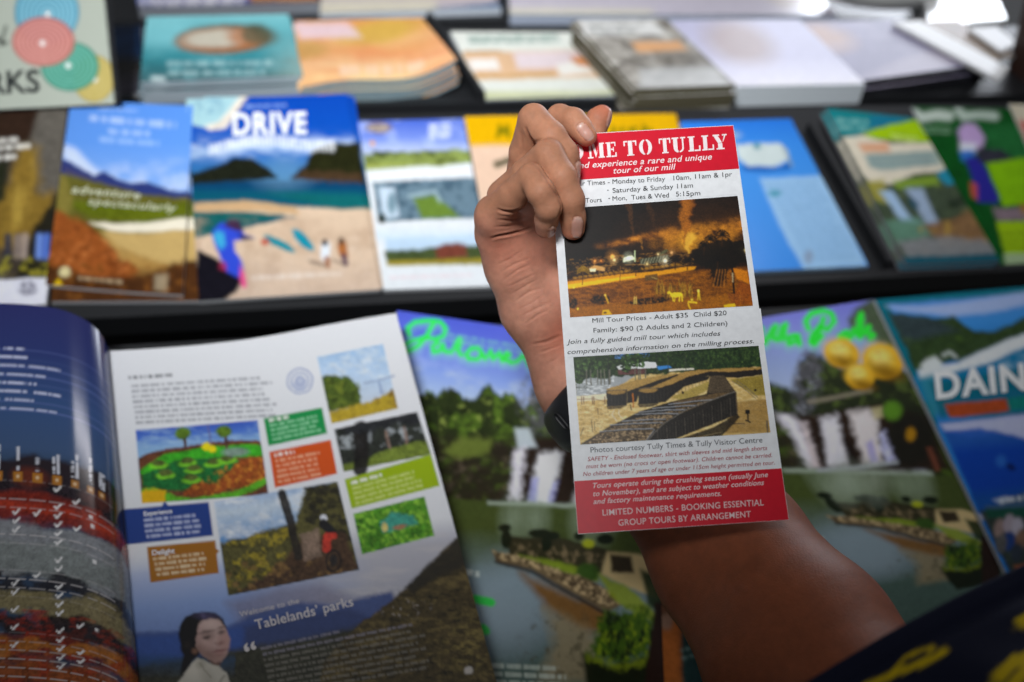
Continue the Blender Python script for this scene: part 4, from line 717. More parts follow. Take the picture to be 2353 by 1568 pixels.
    c.ell(745, 1192, 9, 8, 'dfe2ea', soft=.4); c.stroke([(744, 1206), (764, 1226)], 22, '1c1c20', .97); c.stroke([(752, 1236), (750, 1262)], 20, 'c03a2c', .97); c.stroke([(752, 1236), (768, 1232)], 14, 'c03a2c', .97); c.put(np.clip((4 - np.abs(np.hypot((X - 766) / .7, Y - 1290) - 24)) / 3, 0, 1) * m, '17161a', .95); c.ell(766, 1290, 10, 16, '2a2626', soft=.6)
    # green creature
    q = [(812, 1182), (975, 1142), (998, 1232), (832, 1275)]; m = inbox(q); c.put(m, '4c8a20'); c.put(m * np.clip(fbm(X / 11, Y / 11, 8, 4) * 5 - 2.4, 0, 1), '8cc43c', .9); c.put(m * np.clip(fbm(X / 12, Y / 12, 18, 4) * 5 - 2.9, 0, 1), '2c5a14', .9); c.put(m * c.pmask([(872, 1200), (900, 1180), (950, 1186), (960, 1205), (900, 1222), (878, 1224)], 7, 4, 10), '3f9a8c', .9); c.ell(884, 1212, 7, 11, 'd8c878', soft=.5); c.ell(918, 1212, 16, 5, 'a87a5c', -10, .6)
    for q in ([(729, 822), (880, 792), (914, 940), (762, 975)], [(312, 990), (592, 967), (617, 1138), (327, 1158)], [(768, 988), (958, 948), (990, 1045), (790, 1085)], [(492, 1155), (775, 1108), (825, 1310), (525, 1370)], [(812, 1182), (975, 1142), (998, 1232), (832, 1275)]): c.grain(inbox(q), .55)
    # coloured boxes with their small print
    for q, colr, tl, rr, n, lc, sd in (([(606, 963), (740, 938), (752, 997), (617, 1026)], '129048', (618, 968), (730, 945), 5, '9ad8ac', 3), ([(619, 1040), (760, 1012), (775, 1090), (632, 1122)], 'd4541a', (630, 1048), (735, 1028), 6, 'f0b894', 4), ([(792, 1103), (990, 1045), (1010, 1118), (808, 1170)], '9cb80c', (806, 1112), (965, 1068), 5, 'd4e08a', 5)):
        box(q, colr); d = (np.array(q[3]) - np.array(q[0])) / (n + .9)
        c.lines(tl, np.array(tl) + (np.array(rr) - tl) * .45, d, 1, 8, 'f4f4ee', .9, sd, 12, 0); c.lines(np.array(tl) + d * 1.1, np.array(rr) + d * 1.1, d, n - 1, 6.5, lc, .85, sd, 16)
    box([(282, 1172), (480, 1155), (490, 1232), (290, 1253)], '23408a'); c.poly([(370, 1166), (378, 1152), (388, 1164)], '23408a', 2); c.lines((330, 1197), (462, 1184), (2, 12.5), 4, 7, 'c4cce8', .9, 6, 15)
    box([(338, 1258), (495, 1243), (503, 1318), (346, 1340)], 'a4691a'); c.poly([(494, 1262), (506, 1266), (496, 1276)], 'a4691a', 2); c.lines((352, 1286), (474, 1272), (2.5, 12), 4, 7, 'ecd8b4', .9, 7, 15)
    c.grain(np.clip((yp - 1380) / 60, 0, 1), .5)
    # portrait of a woman, hair tied back, pale collar
    def P(*q): return [(390.7 + x * .2115, 1378.8 + y * .2115) for x, y in q]
    def E(x, y, a, b_, colr, g=0, soft=1.5, al=.9, m=1.0): c.put(c.emask(390.7 + x * .2115, 1378.8 + y * .2115, a * .2115, b_ * .2115, g, soft) * m, colr, al)
    hair = c.pmask(P((95, 350), (115, 260), (170, 190), (260, 150), (400, 132), (500, 155), (575, 210), (612, 300), (605, 350), (420, 420), (320, 600), (250, 660), (190, 760), (150, 840), (118, 800), (128, 690), (150, 600), (120, 540), (118, 480), (100, 420)), 6)
    c.put(hair, '121014'); E(400, 180, 130, 40, '4c4468', 6, 1.4, .75, hair); E(360, 170, 20, 40, '6a6088', -40, 1.5, .5, hair)
    c.put(c.pmask(P((380, 610), (560, 640), (545, 730), (470, 720)), 8), '6a4c42')
    face = c.pmask(P((278, 440), (300, 330), (322, 268), (372, 225), (450, 205), (532, 224), (582, 280), (612, 345), (645, 430), (642, 520), (620, 600), (562, 664), (500, 680), (400, 640), (330, 590), (288, 510)), 6)
    c.put(face, 'b2948e'); E(450, 265, 130, 75, 'd0b6ae', 10, 1.6, .9, face); E(360, 470, 90, 70, 'c0a198', 0, 1.6, .8, face); E(600, 450, 60, 100, 'b88e86', 0, 1.6, .7, face); E(430, 610, 150, 60, '8a6a60', 20, 1.6, .8, face); E(300, 540, 50, 90, '80625a', 0, 1.5, .6, face); E(560, 630, 70, 50, 'a8857a', 0, 1.5, .7, face); E(505, 400, 22, 90, 'c8aca4', 12, 1.6, .7, face)
    E(270, 560, 30, 30, '8a6450', 0, 1.3, .8); E(190, 490, 30, 40, '2c2420', 0, 1.3, .7)
    E(400, 352, 78, 18, '5f4e48', -12, 1.3, .75, face); E(560, 306, 46, 15, '6a564e', -18, 1.3, .7, face); E(425, 392, 62, 40, '8a726a', -8, 1.5, .6, face); E(400, 414, 38, 20, '3a2e2e', -8, 1.3, .85, face); E(556, 358, 34, 22, '4a3a3a', -8, 1.3, .8, face)
    E(538, 472, 44, 18, '7c5550', -10, 1.4, .75, face); E(520, 440, 18, 40, 'bd9b92', 0, 1.5, .6, face)
    E(545, 552, 78, 15, '7c4c4a', -12, 1.3, .8, face); E(545, 578, 50, 14, 'a87c76', -12, 1.4, .7, face); E(540, 605, 50, 12, '8a6660', -12, 1.5, .5, face)
    coat = c.pmask(P((20, 1010), (110, 880), (180, 770), (245, 685), (300, 640), (360, 655), (430, 690), (540, 722), (618, 795), (648, 900), (660, 1010)), 6); c.put(coat, 'c4bfb2'); E(260, 760, 90, 90, 'd6d0c2', 0, 1.5, .8, coat); E(430, 900, 60, 160, 'a8a294', -20, 1.5, .6, coat); E(340, 700, 40, 50, '9a9484', 40, 1.3, .6, coat); c.stroke(P((330, 690), (390, 790), (440, 850)), 3.5, '8e887a', .7, 4); c.stroke(P((590, 830), (540, 900), (520, 1000)), 5, '7c7668', .7, 5)
    for i in range(9): c.lines((600 + i * 3, 1492 + i * 13), (790 + i * 8, 1450 + i * 13.5) if i == 0 else (960 + i * 6, 1418 + i * 14), (0, 9), 1, 6.5, '9a96a4' if i < 2 else '8e8a80', .6, 40 + i, 16, .12)
    c.ell(1076, 1542, 10, 9, 'cfc8c0', soft=.5)
HXR = lambda U, V: .004 + .016 * U ** 1.2
om = mag('open_magazine', 'magazine lying open with a white page of photographs and a dark blue curling page', 'magazine', None, T3, .022, .012, p_page, px=fpage, hx=HXR, step=2.4, warp=.45, tex=.0, mat=M_SATIN, edge='c4c8ce')
def on_page(items, hexs, label=None):
    V = []; Fc = []; n = 0
    for it in items:
        p, f = text_px(*it); x, y = p[:, 0], p[:, 1]
        xl = 250 + (y - 808) * .092; xr = 910 + (y - 721) * .273; u = np.clip((x - xl) / (xr - xl), 0, 1)
        V.append(to_world(T3.at(x, y, .0232 + HXR(u, 0)))); Fc += [tuple(k + n for k in q) for q in f]; n += len(p)
    mesh_obj('lettering', np.concatenate(V), Fc, ink(hexs), om, label=label)
on_page([('Experience', (331, 1186), (396, 1179), 10, .02)], 'eceef4', 'white heading in the blue box')
on_page([('Delight', (350, 1276), (402, 1271), 11, .02)], 'eceef4', 'white heading in the brown box')
on_page([('Welcome to the', (552, 1418), (688, 1386), 12, .0, 0, 1.05), ('Tablelands’ parks', (589, 1447), (813, 1392), 22, .008, 0, 1.02)], 'd2cccc', 'pale title of the page')
on_page([('“', (570, 1527), (597, 1520), 46, .02)], 'd2cccc', 'large opening quotation mark')
# left page, rolled up from the spine
TOPL = smooth_curve([(250, 808, .0), (247, 795, .006), (240, 778, .011), (226, 757, .016), (203, 738, .021), (168, 720, .0255), (128, 708, .029), (80, 701, .031), (20, 697, .032), (-80, 698, .031), (-240, 708, .028), (-420, 724, .024)])
def left_page():
    nu, nv = 260, 330; u = np.linspace(0, 1, nu); v = np.linspace(0, 1, nv); tx, ty, th = TOPL(u)
    sl = np.interp(tx, [-420, -40, 40, 130, 200, 250], [-.12, -.05, -.02, .03, .065, .092])
    k = v[:, None] * (.94 + .06 * v[:, None]); X = tx + sl * 1075 * k; Y = ty + 1075 * k; Hh = .026 + th * (1 + .12 * v[:, None])
    P = to_world(T3.at(X, Y, Hh)); c = Canvas(X, Y, np.tile(u, (nv, 1)), np.tile(v[:, None], (1, nu)))
    yv = Y - ty + 700                                          # depth down the page, so that rows follow the roll
    c.C[:] = c.grad([(700, '2a2e62'), (800, '2c376c'), (920, '36507e'), (1030, '40577c'), (1065, '364a64')], yv)
    def band(y0, y1, q, wob=10, soft=10, a=1.0, sd=3):
        w = (fbm(X / 75, Y / 45, sd, 5) - .5) * 3.4 * wob; c.put(np.clip((yv + w - y0) / soft, 0, 1) * np.clip((y1 - yv - w) / soft, 0, 1), q, a)
    band(1046, 1150, '2a2228', 14, 12); c.put(c.emask(70, 1098, 40, 22, 10, .8), '6e301e', .8); c.put(c.emask(225, 1150, 40, 20, 20, .8), '5c2c20', .6); band(1128, 1206, '7c281c', 16, 18, .95, 9); band(1146, 1182, 'aa3820', 16, 16, .85, 12)
    band(1196, 1335, '84878c', 14, 12); band(1240, 1330, '7d8580', 20, 20, .6, 15); band(1322, 1360, '2a2a30', 24, 10, .95, 19); band(1345, 1420, '857a56', 22, 14, .95, 23); band(1408, 1470, '2e2426', 24, 14, .97, 27); band(1440, 1520, '6e2c1c', 26, 18, .8, 31); band(1458, 1505, 'b06c26', 26, 14, .85, 35); band(1510, 1580, '934c1e', 14, 16, .95, 39); band(1565, 1900, '26262a', 16, 14, 1, 43)
    c.speck(((yv > 1400) & (yv < 1570)).astype(float), '9a2f1c', 34, .55, 5, .7, 5, 18)
    c.grain(np.clip((yv - 1080) / 30, 0, 1), .5)
    # ruled lines and contents list
    for i in range(8):
        y = 806 + i * 19.6; c.put(np.clip((1.5 - np.abs(yv - y)) / 1.5, 0, 1), '6474ae', .75)
    rnd = random.Random(3)
    for i in range(8):
        y = 803 + i * 19.6; e = (58, 64, 140, 104, 84, 142, 78, 130)[i]
        c.put(np.clip((3.4 - np.abs(yv - y)) / 1.6, 0, 1) * (X < e) * np.clip((vnoise(X / 5, Y * 0 + i, 4) - .2) * 6, 0, 1), 'c8cee8', .85)
    cols = (-90, -3, 68 * .5 + 0, 0, 0)
    cx_ = [0 - 5, 41, 86, 131, 172, 208, 234, 250]
    for i in range(26):
        y = 1107 + i * 20.4
        m = np.zeros_like(X)
        for j in range(len(cx_)):
            a = cx_[j]; w_ = 19 if j < 4 else 14 - 2 * (j - 4); m = np.maximum(m, (np.abs(X - a - sl * (Y - 1100) * .35) < w_))
        c.put(m * np.clip((1.1 - np.abs(yv - y)) / 1.2, 0, 1), 'c9c4c4', .75)
    for j, (x, ln, two) in enumerate(((-3, 60, 0), (41, 56, 0), (86, 34, 0), (124, 46, 0), (134, 50, 1), (167, 40, 0), (177, 60, 1), (208, 62, 0), (231, 40, 0), (238, 40, 1))):
        c.put(np.clip((4.2 - np.abs(X - x)) / 1.6, 0, 1) * ((yv > 1083 - ln) & (yv < 1083)) * np.clip((vnoise(X * 0 + j, Y / 4, 8) - .2) * 6, 0, 1), 'd4d6e0', .9)
    for j, x in enumerate((-5, 41, 86, 131, 172, 208, 234)):
        s_ = 11 if j < 4 else 10 - (j - 3); m = np.clip((s_ - np.maximum(np.abs(X - x), np.abs(yv - 1096))) / 2 + .5, 0, 1); c.put(m, 'b0742a', .95); c.put(m * c.emask(x, 0, 1, 1) * 0 + np.clip((5 - np.hypot(X - x, yv - 1096)) / 3, 0, 1), 'ecd6b0', .9)
    def tick(x, y):
        def d(a, b_): 
            dx, dy = b_[0] - a[0], b_[1] - a[1]; t = np.clip(((X - a[0]) * dx + (yv - a[1]) * dy) / (dx * dx + dy * dy), 0, 1); return np.hypot(X - a[0] - t * dx, yv - a[1] - t * dy)
        c.put(np.clip((3.0 - np.minimum(d((x - 6, y), (x - 2, y + 5)), d((x - 2, y + 5), (x + 8, y - 7)))) / 1.6, 0, 1), 'eceaea', .95)
    for i in (0, 2, 3, 4, 5, 6, 8, 9, 11, 12, 13, 14, 16, 17, 18, 19, 20): tick(131 + i * .4, 1117 + i * 20.4)
    for i in (3, 4, 5, 11, 12, 14, 16, 18): tick(37 - i * .3, 1117 + i * 20.4)
    for i in (1, 4, 15, 18, 19): tick(174 + i * .6, 1117 + i * 20.4)
    for i in (3, 10): tick(84, 1117 + i * 20.4)
    for x, y in ((208, 1160), (212, 1180), (217, 1262), (222, 1420)): c.put(np.clip((5 - np.maximum(np.abs(X - x), np.abs(yv - y))) / 1.6, 0, 1), 'f0eeee', .9)
    mesh_obj('left_page', P.reshape(-1, 3), grid_faces(nu, nv), M_SHINE, om, True, c.C.reshape(-1, 3), label='glossy dark blue page curling up from the spine')
    back = P - dirw(T3.n) * .0012
    nn = nu * nv; vv, fc = closed_block(P[::6, ::5] - dirw(T3.n) * .0004, P[::6, ::5] - dirw(T3.n) * .004, P[::6, ::5].shape[1], P[::6, ::5].shape[0])
    mesh_obj('left_pages', vv, fc, pages_mat('c4c8ce'), om)
left_page()
for f in PILES: f()
# ---------------------------------------------------------------- the leaflet in the hand
class CardPlane:
    pass
CQ = [(1259, 312), (1685, 288), (1813, 1195), (1328, 1228)]
def card_plane():
    r = [np.array([(p[0] - CX) / F, (p[1] - CY) / F, 1.]) for p in CQ]
    b_, c_, d_ = np.linalg.solve(np.stack([r[1], -r[2], r[3]], 1), r[0])
    P = [r[0], b_ * r[1], c_ * r[2], d_ * r[3]]; s = .099 / np.linalg.norm(P[1] - P[0]); P = [q * s for q in P]
    n = nrm(np.cross(P[3] - P[0], P[1] - P[0])); n = n if n[2] < 0 else -n
    c = CardPlane(); c.n = n; c.d = n @ P[0]; c.u = nrm(P[0] - P[3]); c.p0 = P[0]
    c.at = lambda X, Y, h=0.0: Plane.at(c, X, Y, h - .002 * (((np.asarray(X, float) - 1540 - .10 * (np.asarray(Y, float) - 760)) / 235) ** 2 - .3))   # the paper bows a little
    return c
CP = card_plane()
cx1, cy1 = 1062.8, 206.8
def z1(x, y): return (1062.8 + x * .3444, 206.8 + y * .3444)
def z2(x, y): return (1206.4 + x * .3663, 689.4 + y * .3663)
leaf = thing('tour_leaflet', 'red and white mill tour leaflet with two photographs held up by the hand', 'leaflet', to_world(CP.at(np.array(1570.), np.array(1212.))))
def sheet(name, quad, h, colr, t=None, nn=12, wob=0, rough=None):
    f = homog(quad); U, V = np.meshgrid(np.linspace(0, 1, nn), np.linspace(0, 1, nn)); X, Y = f(U, V)
    top = to_world(CP.at(X, Y, h)); bot = to_world(CP.at(X, Y, h - (t or .00012)))
    v, fc = closed_block(top, bot, nn, nn)
    return mesh_obj(name, v, fc, ink(colr, rough or .42), leaf)
sheet('paper', CQ, 0, 'eceef0', .0004)
fC = homog(CQ)
def on_edges(y_left, y_right, y2l, y2r):
    def xl(y): return 1259 + (y - 312) * (1328 - 1259) / (1228 - 312)
    def xr(y): return 1685 + (y - 288) * (1813 - 1685) / (1195 - 288)
    return [(xl(y_left) + .6, y_left), (xr(y_right) - .6, y_right), (xr(y2r) - .6, y2r), (xl(y2l) + .6, y2l)]
sheet('header_band', on_edges(313, 289, 418, 388), .00012, 'd4122c', .0001)
sheet('footer_band', on_edges(1106, 1076.5, 1227, 1194.5), .00012, 'cf1129', .0001)
sheet('price_sticker', [(1297, 742), (1748, 709), (1757.5, 789), (1301, 822)], .00022, 'eceef0', .0002)
sheet('times_sticker', [(1275, 421), (1684, 392), (1693, 447), (1284, 476)], .00018, 'eceef0', .00015)

def photo(quad, h, paint, step=1.15, gain=1.0):
    f = homog(quad); nu = int(math.dist(quad[0], quad[1]) / step); nv = int(math.dist(quad[0], quad[3]) / step)
    U, V = np.meshgrid(np.linspace(0, 1, nu), np.linspace(0, 1, nv)); X, Y = f(U, V)
    cv = Canvas(X, Y, U, V, gain); paint(cv); cv.X0, cv.Y0 = X, Y; cv.soften(2); cv.grain(np.ones(X.shape), .42, 2.4); cv.C = np.clip(cv.C ** 1.15 * 1.18, 0, .9)
    mesh_obj('photo_print', to_world(CP.at(X, Y, h).reshape(-1, 3)), grid_faces(nu, nv), M_CARD, leaf, True, cv.C.reshape(-1, 3))

def night(c):
    # painted in the zoomed frame of the picture, so its own coordinates are used
    X, Y = (c.X - 1062.8) / .3444, (c.Y - 206.8) / .3444
    X, Y = X + sum(a * (fbm(X / q, Y / q, k, 3) - .5) for a, q, k in ((4, 26, 5), (3.5, 9, 7))), Y + sum(a * (fbm(X / q, Y / q, k, 3) - .5) for a, q, k in ((4, 26, 15), (3.5, 9, 17))); c.X, c.Y = X, Y
    tl = 990 - .073 * (X - 1200)                                     # tilted horizon helper
    yy = Y + .073 * (X - 1300)
    c.C[:] = c.grad([(700, '141110'), (1000, '1b130e'), (1100, '150e09'), (1180, '1c1008')], yy)
    # smoke and lit cloud
    n = fbm(X / 60, Y / 34, 3, 5)
    band = np.exp(-((yy - (975 - .05 * (X - 1400) + 14 * np.sin(X / 120))) / (20 + 30 * np.clip((X - 1200) / 500, 0, 1))) ** 2) * np.clip((X - 860) / 260, 0, 1)
    c.put(np.clip(band * (n * 2.0 - .25), 0, 1), 'a05f1c', .95)
    c.put(np.clip(band * (n * 2.3 - .75), 0, 1), 'c98a30', .8)
    b2 = c.emask(1560, 985, 250, 70, -6, .9); c.put(c.emask(1560, 960, 330, 150, -8, 1.8), '7a4a14', .22); c.put(b2 * np.clip(n * 2.2 - .35, 0, 1), 'b87c22', .95); c.put(c.emask(1520, 1010, 70, 60, 0, .9) * n * 1.5, 'd69a2a', .9)
    def plume(pts, w0, w1, colr, a):
        d = np.full(X.shape, 1e9); w = np.zeros(X.shape)
        for i, ((x0, y0), (x1, y1)) in enumerate(zip(pts[:-1], pts[1:])):
            dx, dy = x1 - x0, y1 - y0; t = np.clip(((X - x0) * dx + (Y - y0) * dy) / (dx * dx + dy * dy), 0, 1)
            q = np.hypot(X - x0 - t * dx, Y - y0 - t * dy) + (fbm(X / 22, Y / 22, 9, 4) - .5) * 36
            ww = w0 + (w1 - w0) * (i + t) / (len(pts) - 1); k = q / ww < d; d = np.where(k, q / ww, d)
        c.put(np.clip((1.1 - d) * 1.6, 0, 1), colr, a)
    plume([(1510, 1090), (1490, 1010), (1500, 930), (1480, 840), (1510, 760), (1500, 735)], 14, 60, '8a5016', .75)
    plume([(1500, 930), (1470, 850), (1500, 760)], 34, 44, 'b0701f', .4)
    plume([(1510, 1092), (1500, 1040), (1525, 980)], 10, 34, 'dcae40', .75)
    plume([(1140, 960), (1130, 880), (1120, 800), (1110, 765)], 8, 30, '5a3a1c', .5)
    plume([(1285, 945), (1270, 870), (1250, 790), (1240, 760)], 6, 26, '4a301a', .45)
    plume([(1210, 1086), (1200, 1045), (1190, 1000)], 4, 12, 'a0702c', .6)
    # ground: lit road and dark paddock
    c.put(np.clip((yy - 1130) / 16, 0, 1), '2a1608')
    g = fbm(X / 40, Y / 12, 21, 4)
    gm = np.clip((yy - 1215) / 20, 0, 1); c.put(gm, '6e4006'); c.put(gm * np.clip(g * 2 - .7, 0, 1), 'a8680a', .8)
    c.put(np.clip((yy - 1390) / 30, 0, 1) * np.clip(1.3 - g, 0, 1), 'a0660e', .8)
    c.poly([(690, 1282), (1000, 1235), (1300, 1210), (1500, 1180), (1560, 1178), (1545, 1200), (1300, 1240), (1000, 1285), (700, 1330)], 'd59409', 8, .95)
    c.poly([(700, 1300), (900, 1270), (1150, 1240), (1150, 1250), (900, 1295), (705, 1325)], 'f0bb14', 8, .9)
    c.poly([(1800, 1185), (1900, 1210), (1920, 1300), (1830, 1260)], 'c47a10', 10, .95); c.poly([(1850, 1270), (1925, 1310), (1935, 1430), (1780, 1440)], '8f4b0b', 14, .8)
    # sheds, wagons, lamps
    c.speck(((yy > 1085) & (yy < 1195) & (X > 690) & (X < 1560)).astype(float), '7d5a28', 16, .52, 6, .9, 31, 7)
    c.poly([(1180, 1128), (1370, 1100), (1385, 1140), (1190, 1170)], '4b4a38', 4); 
    for k in range(9): c.stroke([(1190 + k * 20, 1166 - k * 3), (1205 + k * 20, 1128 - k * 3)], 3, 'a9aa8c', .8)
    c.poly([(1075, 1120), (1130, 1105), (1155, 1130), (1070, 1150)], 'dfe6c0', 6); c.stroke([(1150, 1075), (1150, 1145)], 8, 'b9c79a')
    c.poly([(1310, 1090), (1360, 1062), (1375, 1075), (1320, 1105)], '5d5a3c', 4)
    c.poly([(840, 1195), (880, 1170), (950, 1185), (950, 1210)], 'c79a5c', 5); c.poly([(848, 1196), (890, 1193), (890, 1212), (850, 1214)], 'f5e7b8', 4)
    c.stroke([(690, 1195), (900, 1180), (1020, 1168), (1300, 1165)], 3, 'b98c4a', .8)
    for k in range(22): c.stroke([(740 + k * 34, 1262 - k * 4.4 + (k % 3) * 3), (768 + k * 34, 1256 - k * 4.4)], 13 - k * .25, '6d4a16', .9, 5)
    for k in range(22): c.ell(752 + k * 34, 1253 - k * 4.4, 14, 8, 'a87a1e', soft=.6, a=.7)
    for x, y, r, q in ((1000, 1112, 13, 'ffb454'), (1012, 1136, 9, 'ffdc9a'), (883, 1143, 7, 'ffa850'), (1352, 1140, 12, 'fff2cc'), (1108, 1122, 12, 'f4ffe0'), (1880, 1070, 11, 'ffe7a8'), (925, 1142, 5, 'ff9c40'), (1232, 1162, 6, 'f3d28a'), (1395, 1085, 8, 'e9b070'), (1305, 1098, 5, 'ffe0a0')):
        c.ell(x, y, r * 2.2, r * 2.2, q, soft=2, a=.28); c.ell(x, y, r, r, q, soft=.7)
    # palms and trees
    def palm(x, y, h, s, q='120c06', trunk='3a230c'):
        c.stroke([(x, y), (x + 4, y - h)], 6, trunk, .95)
        for k in range(11):
            a = math.pi * (k / 10.) * 1.25 - .4; ex, ey = x + 4 + math.cos(a) * s, y - h - math.sin(a) * s * .75 + s * .22
            c.stroke([(x + 4, y - h), (x + 4 + math.cos(a) * s * .6, y - h - math.sin(a) * s * .75), (ex, ey)], 7, q, .95)
    c.poly([(1530, 1080), (1600, 1030), (1700, 1000), (1790, 1000), (1880, 1010), (1890, 1150), (1790, 1200), (1700, 1330), (1640, 1190), (1540, 1150)], '150f07', 8, .95, 30, 30)
    for p in ((1420, 1200, 60, 55), (1500, 1200, 55, 40), (1650, 1060, 60, 46), (1730, 1040, 70, 50), (1610, 1100, 60, 45), (1700, 1200, 60, 60)): palm(*p)
    palm(800, 1300, 95, 40, '8a6a10', '5d3f10'); palm(1050, 1290, 118, 28, '3c2a0c', '7a531a'); palm(1155, 1240, 40, 38, '1b1306'); palm(720, 1230, 30, 40, '1b1306')
    for k in range(9): c.stroke([(1690 + k * 9, 1200), (1660 + k * 12, 1310)], 6, '9a6424' if k % 2 else '2e1a08', .8)
    c.stroke([(1790, 1010), (1812, 1365)], 13, '160d06'); 
    for k in range(4): c.stroke([(1801, 1225 + k * 16), (1803, 1233 + k * 16)], 8, 'c9b48a', .8)
    # bushes, cane clump, statues, fence posts
    for x, y, a, b_ in ((920, 1400, 62, 34), (735, 1420, 30, 40), (1250, 1408, 150, 22)): c.put(c.emask(x, y, a, b_, -5, .3) * np.clip(fbm(X / 14, Y / 14, 4) * 3 - .6, 0, 1), '140d06')
    rnd = random.Random(4)
    for k in range(90):
        x = 1290 + rnd.random() * 250; y = 1345 + rnd.random() * 50; l = 30 + rnd.random() * 55; t = (rnd.random() - .5) * 40
        c.stroke([(x, y), (x + t * .4, y - l * .6), (x + t, y - l)], 3.5, ('8d6a1a', '5c4410', 'b08a2a')[k % 3], .8)
    c.poly([(1215, 1240), (1300, 1228), (1305, 1265), (1220, 1275)], '5a4420', 4, .9); c.stroke([(1260, 1250), (1300, 1262)], 5, 'b49a58', .7)
    Yq = 'e2c22a'
    c.ell(1425, 1368, 40, 17, Yq, -6, .15); c.stroke([(1395, 1365), (1378, 1350), (1372, 1356)], 13, Yq); c.stroke([(1400, 1375), (1405, 1408)], 8, Yq); c.stroke([(1418, 1378), (1414, 1412)], 7, Yq); c.stroke([(1450, 1375), (1446, 1410)], 8, Yq); c.stroke([(1462, 1370), (1466, 1408)], 8, Yq); c.stroke([(1466, 1362), (1472, 1385)], 4, Yq)
    c.stroke([(1573, 1340), (1578, 1372)], 17, 'd0b12a'); c.ell(1573, 1342, 8, 9, 'e7d060'); c.stroke([(1574, 1375), (1570, 1400)], 7, 'c9a928'); c.stroke([(1583, 1375), (1586, 1402)], 7, 'c9a928')
    c.stroke([(1505, 1425), (1520, 1465)], 10, 'd8b020'); c.stroke([(1510, 1415), (1560, 1420)], 12, 'e0bd28'); c.ell(1530, 1400, 8, 8, 'd8c040')
    c.stroke([(953, 1372), (965, 1400), (972, 1422)], 11, 'c99a20'); c.ell(952, 1370, 7, 7, 'e0bd50')
    c.stroke([(1146, 1378), (1144, 1430)], 4, 'd8b860'); c.stroke([(1160, 1378), (1160, 1430)], 4, 'd8b860')
    for k in range(6): c.stroke([(1145, 1386 + k * 8), (1160, 1385 + k * 8)], 3, 'd8b860')
    c.poly([(930, 1505), (935, 1470), (975, 1465), (1000, 1500)], 'd7ab14', 5); c.poly([(940, 1482), (962, 1480), (962, 1492), (940, 1494)], '6b4a08', 3)
    c.poly([(1740, 1435), (1815, 1425), (1825, 1446), (1748, 1455)], 'd9b41c', 4); c.poly([(1770, 1355), (1870, 1372), (1868, 1410), (1775, 1396)], '8b4f18', 5, .9)
    for x in (1053, 1255, 1110, 1210, 1850, 1700): c.stroke([(x, 1340 if x > 1100 else 1420), (x + 6, 1490 if x < 1300 else 1440)], 3, 'b9761a', .6)
    for x, y in ((742, 1320), (768, 1462)): c.poly([(x - 8, y), (x, y - 8), (x + 8, y), (x, y + 8)], 'f0d040', 3)
photo([z1(662, 793), z1(1835, 708), z1(1938, 1440), z1(718, 1518)], .0002, night, gain=1.2)

